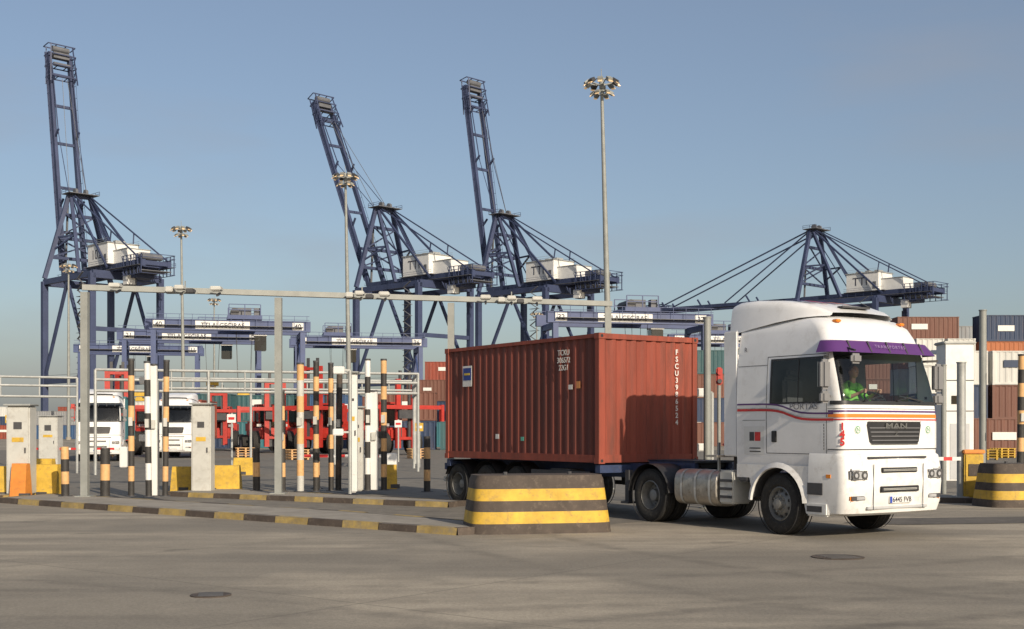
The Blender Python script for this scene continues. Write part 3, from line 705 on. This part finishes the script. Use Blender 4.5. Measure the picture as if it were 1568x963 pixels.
def cabinet(px,D,py0,w,d,base=0.12,m=CABGREY,name='control_cabinet'):
    H=wz(py0,D)-base; b=B(); b.bbox((0,0,H/2),(w,d,H),m,0.03); b.box((0,-d/2-0.004,H*0.55),(w*0.82,0.008,H*0.8),m)
    b.box((0,-d/2-0.012,H*0.78),(w*0.35,0.02,w*0.3),DARK); b.bbox((0,-0.03,H+0.03),(w+0.12,d+0.14,0.05),LGREY,0.02); b.box((w*0.32,-d/2-0.02,H*0.5),(0.03,0.03,0.14),DARK); b.box((0,-d/2-0.01,H*.62),(w*.5,.01,.12),YEL)
    return b.build(name,loc=(wx(px,D),D,base))
cabinet(33,33.0,622,0.62,0.5); cabinet(311,35.0,620,0.55,0.5,0.0); cabinet(541,34.0,572,0.22,0.26,m=WHITE2); cabinet(548,34.8,625,0.30,0.3); cabinet(78,60,638,0.9,0.8,0)
b=B(); H=wz(528,45); b.box((0,0,H/2),(1.0,1.0,H),WHITE2); b.bbox((0,0,H+0.05),(1.15,1.15,0.10),LGREY,0.03)
b.box((0.0,-0.505,1.05),(0.7,0.02,2.0),LTGR); b.box((0,-0.505,2.5),(1.0,0.02,0.03),DARK); b.box((0,-0.505,3.6),(1.0,0.02,0.03),DARK); b.box((0.25,-.52,1.05),(.04,.03,.14),DARK); b.box((-.1,-.51,2.9),(.4,.02,.3),GLD)
b.build('gate_booth',loc=(wx(1462,45),45,0))
def reader(px,D,h):
    b=B(); b.cyl((0,0,0),(0,0,h),0.05,LGREY,n=10); b.beam((0,0,h),(-0.25,-0.1,h+0.02),0.06,0.05,LGREY); b.bbox((-0.28,-0.12,h),(0.3,0.12,0.2),WHITE2,0.02)
    b.beam((0,0,h*0.5),(-0.3,-0.1,h*0.5),0.05,0.05,LGREY); b.bbox((-0.30,-0.12,h*.5),(0.28,0.12,0.18),WHITE2,0.02); return b.build('card_reader_post',loc=(wx(px,D),D,0.12))
reader(536,33.2,3.3); reader(241,32.5,3.0); reader(1090,29.6,2.6)
def block(px,D,w,h,d,m=YEL,name='yellow_plastic_barrier'):
    b=B(); 
    r0=[(-w/2,-d/2,0),(w/2,-d/2,0),(w/2,d/2,0),(-w/2,d/2,0)]; r1=[(x*0.98,y*0.75,h*0.5) for x,y,z in r0]; r2=[(x*0.94,y*0.45,h) for x,y,z in r0]
    b.loft([r0,r1,r2],m,True); b.face(r2,m)
    for k in range(max(1,int(w/0.8))): b.box((-w/2+0.4+k*0.8,-d/2*0.88,h*0.12),(0.28,0.08,0.12),DARK)
    return b.build(name,loc=(wx(px,D),D,0.0),rz=rad(random.uniform(-6,6)))
block(5,33.5,0.62,0.85,0.6); block(32,32.6,0.42,0.95,0.45,ORG,'orange_block'); block(70,33.5,0.8,0.90,0.6); block(280,36.5,0.6,0.75,0.5); block(337,36.0,1.2,0.8,0.6); block(375,50,0.9,.7,.5); block(597,38.5,0.45,0.75,0.5); block(60,40,1,0.9,.6)
b=B(); b.bbox((0,0,0.56),(0.48,0.45,1.12),YEL,0.03); b.bbox((0,0,1.16),(0.54,0.5,0.1),ORG,0.02); b.box((0,-0.235,0.7),(0.3,0.02,0.3),DBROWN)
for k in range(8): b.box((-0.3-0.22*k-0.11,-0.1,0.98),(0.22,0.04,0.09),RED if k%2 else WHITE2)
b.build('barrier_gate',loc=(wx(1487,31.5),31.5,0.12))
for px,D,n in((190,60,14),(600,44,10)):
    b=B(); b.bbox((0,0,0.5),(0.35,0.35,1.0),WHITE2,0.03)
    for k in range(n): b.box((-0.3-0.3*k,-0.05,0.9),(0.3,0.05,0.1),RED if k%2 else WHITE2)
    b.build('barrier_gate',loc=(wx(px,D),D,0))
# lane signal: plain pole with a dark housing
b=B(); b.cyl((0,0,0),(0,0,2.9),0.045,PGREY,n=10); b.bbox((0,-0.02,3.12),(0.15,0.14,0.42),MRED,0.03)
for k,c in enumerate((mat('signal_red',(0.45,0.04,0.03)),DARK)): b.cyl((0,-0.08,3.2-0.2*k),(0,-0.12,3.2-0.2*k),0.055,c,n=12)
b.build('traffic_light',loc=(wx(1101,29.8),29.8,0))
def slim_sign(px,D,h,col):
    b=B(); b.cyl((0,0,0),(0,0,h),0.05,LGREY,n=8); b.box((0,-0.07,h-0.25),(0.4,0.03,0.4),col); b.box((0,-0.09,h-0.25),(0.28,0.01,0.12),WHITE2 if col is not WHITE2 else RED)
    return b.build('traffic_sign',loc=(wx(px,D),D,0))
slim_sign(355,58,2.6,WHITE2); slim_sign(642,60,2.2,YEL); slim_sign(15,62,2.6,YEL); slim_sign(610,70,2.4,WHITE2)
for px,D in((1512,75),(1535,80),(455,75),(640,78),(375,82),(160,82)):
    b=B()
    for k in range(4):
        for j in range(5): b.box((0,-0.5+j*0.25,k*0.16+0.13),(1.2,0.12,0.03),YEL if px>1000 else CREAM)
        for j in(-0.5,0,0.5): b.box((j,0,k*0.16+0.06),(0.1,1.1,0.1),YEL if px>1000 else CREAM)
    b.build('pallet_stack',loc=(wx(px,D),D,0),rz=rad(random.uniform(-30,30)),smooth=False)

# ------------------------------------------------------------------ high-mast street lamps
def mast(px,D,H=30.0,lean=0.0):
    b=B(); b.cyl((0,0,0),(0,0,H-0.6),0.32,PGREY,0.13,n=16)
    b.cyl((0,0,0),(0,0,0.5),0.45,CONC,n=16)
    for z,r in((H-0.15,1.0),(H-1.0,0.62)):
        for k in range(16):
            t=2*math.pi*k/16;t2=2*math.pi*(k+1)/16; b.beam((r*math.cos(t),r*math.sin(t),z),(r*math.cos(t2),r*math.sin(t2),z),0.07,0.07,PGREY)
        for k in range(4):
            t=math.pi/2*k+0.3; b.beam((0,0,z-0.3),(r*math.cos(t),r*math.sin(t),z),0.06,0.06,PGREY)
    for k in range(10):
        t=2*math.pi*k/10+0.15; c=Vector((1.18*math.cos(t),1.18*math.sin(t),H-0.22))
        b.box(c,(0.42,0.42,0.30),DARK if k%3==0 else PGREY,rot=(0,rad(35),t)); p=c+Vector((math.cos(t)*0.16,math.sin(t)*0.16,-0.18))
        b.box(p,(0.36,0.36,0.06),FLOOD,rot=(0,rad(35),t))
    for k in range(6):
        t=2*math.pi*k/6; c=Vector((0.75*math.cos(t),0.75*math.sin(t),H-1.1)); b.box(c,(0.34,0.34,0.24),PGREY,rot=(0,rad(35),t)); b.box(c+Vector((math.cos(t)*.12,math.sin(t)*.12,-.14)),(0.3,0.3,0.05),FLOOD,rot=(0,rad(35),t))
    b.cyl((0,0,H-0.6),(0,0,H+0.9),0.03,PGREY,n=6); b.cyl((0,0,H-0.9),(0,0,H+0.1),0.2,PGREY,n=10)
    o=b.build('high_mast_street_lamp',loc=(wx(px,D),D,0)); o.rotation_euler=(0,lean,0); return o
mast(936,100,30,rad(-1.5)); mast(536,137,30,rad(-1)); mast(282,173,30,rad(-0.8)); mast(105,212); mast(328,268); mast(822,300); mast(1075,320)

# ------------------------------------------------------------------ ship-to-shore cranes
def sts(px, D, boom_deg, label, Z=1.0, RX=-32.0):
    b=B(); c=CRANE; GH=46.5
    X1,X0,Yh=15,-15,10.5
    for x in(X0,X1):
        for y in(-Yh,Yh):
            b.beam((x,y,3),(x,y,GH-1),1.7,1.5,c)
            for k in(-1,1): b.box((x,y+k*2.6,1.1),(1.4,4.4,1.6),CRANEG)
            b.box((x,y,2.4),(1.5,6,1.2),c)
        b.beam((x,-Yh,5),(x,Yh,5),1.2,1.6,c); b.beam((x,-Yh,GH-1.2),(x,Yh,GH-1.2),1.5,2.2,c)
        if x==X0: b.beam((x,-Yh,30),(x,Yh,30),0.9,1.2,c)
    for y in(-Yh,Yh):
        b.beam((X0,y,16),(X1,y,16),1.2,1.8,c); b.beam((X0,y,GH-1.2),(X1,y,GH-1.2),1.1,1.6,c)
        b.beam((X0,y,16.5),(0,y,GH-2),0.8,0.8,c); b.beam((X1,y,16.5),(0,y,GH-2),0.8,0.8,c)
        b.beam((X0,y,17.6),(X1,y,17.6),0.08,0.08,CRANEG)
        for k in range(8): b.beam((X0+1.2,y,6+k*4.8),(X0+1.2,y,9+k*4.8),0.5,0.5,CRANEG)
    for k in range(12):
        z=5+k*3.4; b.beam((X0+1.6,Yh+1.6,z),(X0+4.8,Yh+1.6,z+1.7),0.5,0.12,CRANEG); b.beam((X0+4.8,Yh+1.9,z+1.7),(X0+1.6,Yh+1.9,z+3.4),0.5,0.12,CRANEG); b.beam((X0+1.4,Yh+1.7,z),(X0+5,Yh+1.7,z),1.2,0.08,CRANEG)
    gy=3.9
    for s in(-1,1):
        b.beam((RX,s*gy,GH+1),(17,s*gy,GH+1),1.1,2.0,c)
        b.beam((RX,s*(gy+1.3),GH+0.3),(17,s*(gy+1.3),GH+0.3),1.2,0.10,CRANEG)
        for zz in(1.0,1.5): b.beam((RX,s*(gy+1.9),GH+zz),(17,s*(gy+1.9),GH+zz),0.08,0.08,c)
        for k in range(17): b.beam((RX+3*k,s*(gy+1.9),GH+0.3),(RX+3*k,s*(gy+1.9),GH+1.5),0.07,0.07,c)
    for x in(RX+.5,-27,-3,8,16): b.beam((x,-gy,GH+1),(x,gy,GH+1),0.8,1.2,c)
    b.box((RX+3,0,GH-1.0),(5,9.5,0.2),CRANEG); b.box((RX+9,0,GH-1.6),(5,6,1.8),c); b.box((RX+10,2.4,GH-3.2),(2.2,2.2,2.4),CRANEG)
    for k in range(6):
        for s in(-1,1): b.beam((RX-.5+2*k,s*5,GH-2),(RX-.5+2*k,s*5,GH+3.4),0.22,0.22,c)
    for z in(GH-2,GH+2.4,GH+3.4):
        for s in(-1,1): b.beam((RX-1,s*5,z),(RX+10,s*5,z),0.16,0.16,c)
        b.beam((RX-1,-5,z),(RX-1,5,z),0.16,0.16,c)
    for k in range(4): b.beam((RX+2.6*k,5,GH-2),(RX+2.6+2.6*k,5,GH+3.4),0.15,0.15,c)
    b.box((RX+6,0,GH+3.0),(3,5,1.8),CRANEG); b.cyl((RX+3,-3,GH+3),(RX+3,3,GH+3),0.9,CRANEG,n=12)
    # machinery house
    b.box((-7,0,GH+5.2),(12,9.6,6.2),WHITE2); b.box((-7,0,GH+8.45),(12.6,10.2,0.25),LGREY); b.box((-17,-0.5,GH+4.0),(8,7,4.0),WHITE2); b.box((-17,-.5,GH+6.1),(8.4,7.4,0.2),LGREY)
    b.box((-11.5,4.83,GH+4.0),(1.2,0.08,2.4),CRANEG)
    for x in(-10.5,-7,-3.5): b.box((x,0,GH+9.0),(1.6,3,0.9),LGREY)
    b.box((-8,0,GH+2.0),(15,11.8,0.2),CRANEG)
    for z in(2.6,3.2): 
        for s in(-1,1): b.beam((-15.5,s*5.9,GH+z),(-0.5,s*5.9,GH+z),0.08,0.08,c)
    for z in(9.0,9.6):
        for s in(-1,1): b.beam((-13,s*5,GH+z),(-1.5,s*5,GH+z),0.07,0.07,LGREY)
    ax,az=13.5,72
    for s in(-1,1):
        b.beam((X1,s*Yh,GH),(ax+0.6,s*3.4,az),1.2,1.2,c)
        b.beam((0,s*7,GH+0.5),(ax-0.6,s*3.2,az-1),0.95,0.95,c)
        b.beam((X0+0,s*6,GH+1),(ax-0.8,s*2.8,az-0.5),0.55,0.55,c)
        b.beam((7,s*5.2,59),(X1-0.1,s*6.9,59),0.5,0.5,c)
        b.beam((X1,s*8,55),(7,s*5.2,59),0.45,0.45,c)
        b.beam((ax-1,s*2.6,az),(RX+1.5,s*4.2,GH+2),0.34,0.34,c)
        b.beam((-12,s*3.6,GH+8.5),(-12.5,s*3.5,58.2),0.3,0.3,c)
        b.beam((-2,s*3.6,GH+2),(ax-1,s*2.8,az-2),0.25,0.25,c)
    for z,x,y in((az-0.3,ax,3.4),(66,ax+0.8,4.8),(59,X1,6.9),(53,X1,8.6)): b.beam((x,-y,z),(x,y,z),0.8,0.9,c)
    b.beam((X1,-8.6,53),(X1,6.9,59),0.4,0.4,c); b.beam((X1,8.6,53),(X1,-6.9,59),0.4,0.4,c); b.beam((X1,-6.9,59),(ax,4.6,66),0.4,0.4,c); b.beam((X1,6.9,59),(ax,-4.6,66),0.4,0.4,c)
    b.box((ax,0,az+0.4),(5.5,9.5,0.2),CRANEG)
    for s in(-1,1):
        for z in(1.0,1.6): b.beam((ax-2.7,s*4.7,az+z),(ax+2.7,s*4.7,az+z),0.1,0.1,c)
        for x in(-2.7,0,2.7): b.beam((ax+x,s*4.7,az+0.4),(ax+x,s*4.7,az+1.6),0.1,0.1,c)
        b.cyl((ax,s*2,az+1.2),(ax,s*1.2,az+1.2),1.0,CRANEG,n=14)
    b.beam((X1+1.4,3.5,GH),(ax+2,3.0,az),0.5,0.5,CRANEG)
    gy=3.3
    th=rad(boom_deg); u=Vector((math.cos(th),0,math.sin(th))); w=Vector((-math.sin(th),0,math.cos(th))); H0=Vector((17.5,0,GH+1.2)); BL=71
    def bp(t,y,o=0): return H0+u*t+w*o+Vector((0,y,0))
    for s in(-1,1):
        b.beam(bp(0,s*gy),bp(BL,s*gy*0.98),1.0,1.5,c)
        b.beam(bp(2,s*(gy+0.9),-0.4),bp(BL,s*(gy+0.9),-0.4),0.6,0.1,c)
        b.beam(bp(2,s*(gy+1.2),0.7),bp(BL,s*(gy+1.2),0.7),0.08,0.08,c)
        for k in range(18): b.beam(bp(3+k*3.9,s*(gy+1.2),-0.4),bp(3+k*3.9,s*(gy+1.2),0.8),0.08,0.08,c)
        for t in(22,44,61): b.beam(bp(t,s*gy,0.8),bp(t+1.5,s*gy,3.0),0.5,0.5,c)
    for t in(1,14,28,42,54,64,69.5): b.beam(bp(t,-gy),bp(t,gy),0.7,0.8,c)
    for t in(63,66.5,70,73): 
        for o in(-1.2,2.2): b.beam(bp(t,-4.3,o),bp(t,4.3,o),0.3,0.3,c)
        for y in(-4.3,-1.5,1.5,4.3): b.beam(bp(t,y,-1.2),bp(t,y,2.2),0.22,0.22,c)
    for y in(-4.3,4.3):
        for o in(-1.2,2.2): b.beam(bp(61,y,o),bp(73,y*0.8,o),0.3,0.3,c)
        for t in(63,66.5): b.beam(bp(t,y,-1.2),bp(t+3.5,y,2.2),0.2,0.2,c)
    b.box(bp(70,0,0.8),(1.8,5,1.8),CRANEG); b.cyl(bp(72,-2.6,1),bp(72,2.6,1),0.9,CRANEG,n=12); b.cyl(bp(67,-2.6,1.2),bp(67,2.6,1.2),0.6,CRANEG,n=10)
    if boom_deg<20:
        for s in(-1,1):
            b.beam((ax+1,s*3,az),bp(64,s*gy,1),0.42,0.42,c); b.beam((ax+1,s*2.6,az),bp(33,s*gy,1),0.38,0.38,c)
    else:
        for s in(-1,1):
            mid=Vector((ax+1.5,s*2.8,az)); 
            b.beam(mid,bp(44,s*3.2,2.6),0.16,0.16,c); b.beam(bp(44,s*3.2,2.6),bp(66,s*3.2,1.5),0.25,0.25,c); b.beam(mid,bp(62,s*0.8,2.6),0.12,0.12,CRANEG)
    b.box((-24,0,GH-0.8),(5,7,1.0),CRANEG); b.box((-22,3,GH-3),(2.4,2.4,2.6),WHITE2)
    o=b.build('ship_to_shore_crane',loc=(wx(px,D),D,0),rz=rad(135),smooth=False)
    text('house_number',label,3.9,(-6.2,4.86,GH+5.4),(math.pi/2,0,math.pi),TXD,o,sx=1.0)
    o.scale=(Z,Z,Z); return o
sts(156,370,81.5,'102',1.015); sts(632,387,65,'TTI'); sts(818,400,80.5,'TTI'); sts(1303,430,0.5,'TTI')

# ------------------------------------------------------------------ yard gantry cranes
def rtg(px,D,rz,num,trx=0.0,sprz=9.0,span=23.4):
    b=B(); c=RTGB; h=span/2; H=17.6; yy=3.6
    for x in(-h,h):
        for y in(-yy,yy): b.beam((x,y*1.05,2),(x,y,H),0.9,0.8,c)
        b.box((x,0,1.9),(1.0,11,0.9),c); b.beam((x,-yy,H-0.3),(x,yy,H-0.3),0.7,0.9,c); b.beam((x,-yy,9),(x,yy,9),0.4,0.5,c)
        b.beam((x,-yy,9.2),(x,yy,H-1),0.3,0.3,c)
        for y in(-4.6,-3.0,3.0,4.6): b.lathe((x,y,0.8),[(0.3,0.4),(0.3,0.8),(-0.3,0.8),(-0.3,0.4)],RUBBER,16,yaw=math.pi/2)
        b.box((x*1.03,1.0,3.6),(2.0,3.2,2.4),WHITE2 if x>0 else c)
    for y in(-yy,yy):
        b.box((0,y,H+0.9),(span+2.5,1.0,1.7),c)
        for z in(2.5,3.1): b.beam((-h-1,y*1.35,H+z-0.6),(h+1,y*1.35,H+z-0.6),0.07,0.07,c)
        for k in range(13): b.beam((-h+k*2,y*1.35,H+0.6),(-h+k*2,y*1.35,H+2.5),0.07,0.07,c)
        b.box((0,y*1.25,H+0.75),(span,0.9,0.08),CRANEG)
    b.box((-1,-yy-0.52,H+0.9),(8.5,0.06,1.3),WHITE2); b.box((-h+0.8,-yy-0.52,H+0.9),(1.8,0.06,1.2),WHITE2); b.box((h-0.8,-yy-0.52,H+0.9),(1.8,0.06,1.2),WHITE2)
    b.box((trx,0,H+2.3),(5.5,6.6,0.6),c); b.box((trx,0.5,H+3.3),(2.2,3.5,1.4),CRANEG); b.cyl((trx-1.6,-2.5,H+3.2),(trx-1.6,2.5,H+3.2),0.7,DARK,n=12); b.box((trx+2,-2,H+3.2),(1.0,1.4,1.4),CRANEG)
    for x in(-2.5,0,2.5):
        for y in(-3.2,3.2): b.beam((trx+x,y,H+2.5),(trx+x,y,H+4.4),0.14,0.14,c)
    for z in(3.5,4.4):
        for y in(-3.2,3.2): b.beam((trx-2.5,y,H+z),(trx+2.5,y,H+z),0.12,0.12,c)
    b.bbox((trx+2.5,-1.8,H-1.8),(1.9,1.9,2.4),GLD,0.1); b.box((trx+2.5,-1.8,H-0.5),(2.1,2.1,0.2),WHITE2)
    for x in(-1.2,1.2):
        for y in(-1.8,1.8): b.beam((trx+x*1.1,y,H+1.5),(trx+x*.8,y*0.8,sprz+1.6),0.06,0.06,DARK)
    b.box((trx,0,sprz+1.2),(2.2,3.2,0.8),YEL); b.box((trx,0,sprz+0.3),(1.2,6.2,0.6),YEL); 
    for y in(-3,3): b.box((trx,y,sprz),(2.5,0.35,0.5),YEL)
    o=b.build('yard_gantry_crane',loc=(wx(px,D),D,0),rz=rz)
    text('girder_lettering','TTI ALGECIRAS',1.0,(-1,-yy-0.56,H+0.85),SIDE_R,TXD,o,bold=0.02)
    text('crane_number',num,1.1,(-h+0.8,-yy-0.56,H+0.85),SIDE_R,TXD,o,bold=0.02); text('crane_number',num,1.1,(h-0.8,-yy-0.56,H+0.85),SIDE_R,TXD,o,bold=0.02)
    return o
rtg(350,203,rad(14),'40',2.5,6.5); rtg(295,226,rad(14),'21',3.5,9.0); rtg(548,240,rad(12),'36',-4,7); rtg(955,190,rad(12),'32',2,9); rtg(1115,235,rad(10),'14',-2,9); rtg(215,262,rad(12),'11',0,8)

# ------------------------------------------------------------------ container stacks
CC={}
for n_,c_ in dict(red=(0.26,0.05,0.035),brown=(0.15,0.06,0.04),blue=(0.03,0.08,0.18),teal=(0.03,0.14,0.17),white=(0.58,0.58,0.55),grey=(0.25,0.26,0.27),navy=(0.02,0.04,0.09),orange=(0.38,0.12,0.04),green=(0.04,0.16,0.09),dteal=(0.03,0.09,0.10)).items():
    CC[n_]=mat('container_'+n_,c_,0.6,var=0.25,scale=0.8,dirt=(0.2,0.12,0.08),dirt_amt=0.35,streak=True)
def stack(loc, rz, cols, rows_colors, L=6.06, pitch=0.45):
    b=B()
    for i,colm in enumerate(cols):
        for j in range(colm):
            m=CC[random.choice(rows_colors)] if isinstance(rows_colors,list) else CC[rows_colors[i][j]]
            ox=random.uniform(-0.08,0.08)
            container(b,(i+1)*(L+0.35)+ox,ox,j*2.6,L,2.44,2.58,m,pitch=pitch)
            if random.random()<0.7:
                x=(i+random.uniform(0.35,0.7))*(L+0.35); lw=random.choice([1.0,1.6,2.2])*min(1,L/6); b.box((x,ox-1.235,j*2.6+random.uniform(1.2,1.9)),(lw,0.02,0.35+0.25*random.random()),TXW if m is not CC['white'] else CC['navy'])
    return b.build('container_stack',loc=loc,rz=rz,smooth=False,fix=False)
allc=['brown','brown','blue','teal','navy','dteal','grey','red','brown','white']
def rs(px,D,cols,colors,L=6.06,rz=0): return stack((wx(px,D),D,0),rz,cols,colors,L)
rs(1085,150,[4,4,4,4],['brown','brown','navy'],12.19,rad(2))
rs(1364,124,[5],{0:['navy','brown','grey','brown','brown']},6.06)
rs(1392,118,[4,4],{i:['white','navy','white','white'] for i in range(2)},2.6)
rs(1448,135,[5,5],{0:['white','grey','brown','blue','grey'],1:['white','brown','navy','blue','navy']},6.06)
rs(1490,122,[5,5,5],{0:['white','grey','white','orange','navy'],1:['white','grey','red','blue','teal'],2:['white','grey','white','white','brown']},6.06)
rs(1436,95,[3,3,3,3,3],{0:['brown','navy','white'],1:['white','brown','white'],2:['teal','white','white'],3:['grey','white','grey'],4:['white','red','white']},3.0)
rs(1452,84,[1,1,1],['orange','brown','blue'],6.06)
rs(352,122,[2,2],{0:['teal','dteal'],1:['navy','blue']})
rs(-60,230,[1,2,1,2,2,1,2],allc,12.19); rs(620,150,[3],{0:['brown','navy','brown']}); rs(648,158,[4,4],{0:['dteal','brown','brown','red'],1:['navy','brown','red','brown']})
rs(300,210,[2,3,2,3],allc,12.19); rs(560,190,[2,3],allc,6.06); rs(430,128,[2,2,1],{0:['dteal','red'],1:['navy','brown'],2:['teal']}); rs(120,150,[1,2,2],['red','white','blue']); rs(700,135,[4,4,4],['brown','dteal','grey','navy'],12.19)
rs(150,118,[1,2],{0:['red'],1:['navy','dteal']}); rs(560,112,[2,1],{0:['navy','brown'],1:['dteal']})
rs(500,300,[3,4,3,4,3,4,3,4,4,4],allc,12.19)
rs(-200,330,[2,3,3,2,3,3,2,3,2,3],allc,12.19)

# ------------------------------------------------------------------ red container handlers
def handler(px,D,rz,h=5.2):
    b=B(); r=MRED
    b.bbox((0,0,1.5),(2.2,4.6,0.9),r,0.15); b.bbox((0,1.6,2.0),(2.3,1.6,0.9),r,0.15); b.box((0,-0.3,1.97),(1.6,2.4,0.06),DARK)
    b.bbox((0.0,0.2,2.9),(1.4,1.5,1.6),GLD,0.1); b.box((0,0.2,3.75),(1.5,1.6,0.12),r)
    for x in(-0.7,0.7):
        for y in(-0.5,0.9): b.beam((x,y,2.0),(x,y,3.7),0.1,0.1,r)
    for x in(-0.65,0.65): b.beam((x,-2.7,0.5),(x,-2.7,h),0.22,0.36,r); b.beam((x*0.6,-2.6,0.5),(x*0.6,-2.6,h+0.6),0.14,0.2,DARK)
    for z in(1.2,2.8,h-0.2): b.beam((-0.8,-2.7,z),(0.8,-2.7,z),0.2,0.2,r)
    b.box((0,-3.1,3.4),(6.0,0.25,0.28),r); b.box((-2.9,-3.1,3.0),(0.25,0.3,1.2),r); b.box((2.9,-3.1,3.0),(0.25,0.3,1.2),r); b.box((0,-3.0,2.9),(1.6,0.2,0.6),DARK)
    for x in(-1.35,1.35):
        for y,rr in((-1.7,0.85),(1.8,0.7)): b.lathe((x,y,rr),[(0.28,rr*.45),(0.3,rr*.6),(0.26,rr),(-0.26,rr),(-0.3,rr*.6)],RUBBER,20,yaw=math.pi/2); b.lathe((x,y,rr),[(0.28,rr*.45),(0.2,0.001)],RIM,16,yaw=math.pi/2); b.lathe((x,y,rr),[(-0.28,rr*.45),(-0.2,0.001)],RIM,16,yaw=math.pi/2)
    b.box((-1.0,-1.8,2.15),(0.4,0.1,0.2),LAMP); b.box((1.0,-1.8,2.15),(0.4,0.1,0.2),LAMP)
    return b.build('red_container_handler',loc=(wx(px,D),D,0),rz=rz)
handler(182,90,rad(15),6); handler(225,102,rad(-25),6.4); handler(408,98,rad(25),5.6); handler(462,104,rad(50),5); handler(505,94,rad(-20),6.5); handler(588,90,rad(40),5.4); handler(340,108,rad(5),5)

make_tractor('semi_truck',(wx(118,68),72,0),rad(-78),False,CC['teal'])
make_tractor('semi_truck',(wx(272,80),80,0),rad(-86),False,CC['red'])

# ------------------------------------------------------------------ light, sky, camera
el=rad(24); az=Vector((0.47,-0.88)).normalized()
sv=Vector((az.x*math.cos(el),az.y*math.cos(el),math.sin(el)))
sl=bpy.data.lights.new('sun','SUN'); sl.energy=4.7; sl.angle=rad(0.5); sl.color=(1.0,0.87,0.69)
so=bpy.data.objects.new('sun',sl); COL.objects.link(so); so.rotation_euler=sv.to_track_quat('Z','Y').to_euler(); so.location=(0,0,50)
w=bpy.data.worlds.new('World'); S.world=w; w.use_nodes=True; N=w.node_tree.nodes; L=w.node_tree.links
bg=N['Background']; sk=N.new('ShaderNodeTexSky'); sk.sky_type='NISHITA'; sk.sun_disc=False; sk.sun_elevation=el; sk.sun_rotation=math.atan2(az.x,az.y); sk.air_density=1.0; sk.dust_density=2.2; sk.ozone_density=2.0
tc=N.new('ShaderNodeTexCoord'); mp=N.new('ShaderNodeMapping'); mp.inputs['Scale'].default_value=(1.2,1.2,5); nz=N.new('ShaderNodeTexNoise'); nz.inputs['Scale'].default_value=2.2; nz.inputs['Detail'].default_value=8
L.new(tc.outputs['Generated'],mp.inputs[0]); L.new(mp.outputs[0],nz.inputs['Vector'])
r=N.new('ShaderNodeMapRange'); r.inputs[1].default_value=0.5; r.inputs[2].default_value=0.8; r.inputs[3].default_value=0.22; r.inputs[4].default_value=0.6; L.new(nz.outputs['Fac'],r.inputs[0])
mx=N.new('ShaderNodeMixRGB'); mx.inputs[2].default_value=(3.0,2.95,3.1,1); L.new(r.outputs[0],mx.inputs[0]); L.new(sk.outputs[0],mx.inputs[1]); L.new(mx.outputs[0],bg.inputs[0]); bg.inputs[1].default_value=0.118
cd=bpy.data.cameras.new('camera'); cam=bpy.data.objects.new('camera',cd); COL.objects.link(cam); cam.location=(0,0,EYE); cam.rotation_euler=(math.pi/2,0,0)
cd.sensor_width=36; cd.lens=F/1568*36; cd.shift_y=(HY-481.5)/1568; cd.clip_end=8000; cd.clip_start=0.1
S.camera=cam
S.view_settings.view_transform='Standard'; S.view_settings.look='None'; S.view_settings.exposure=0
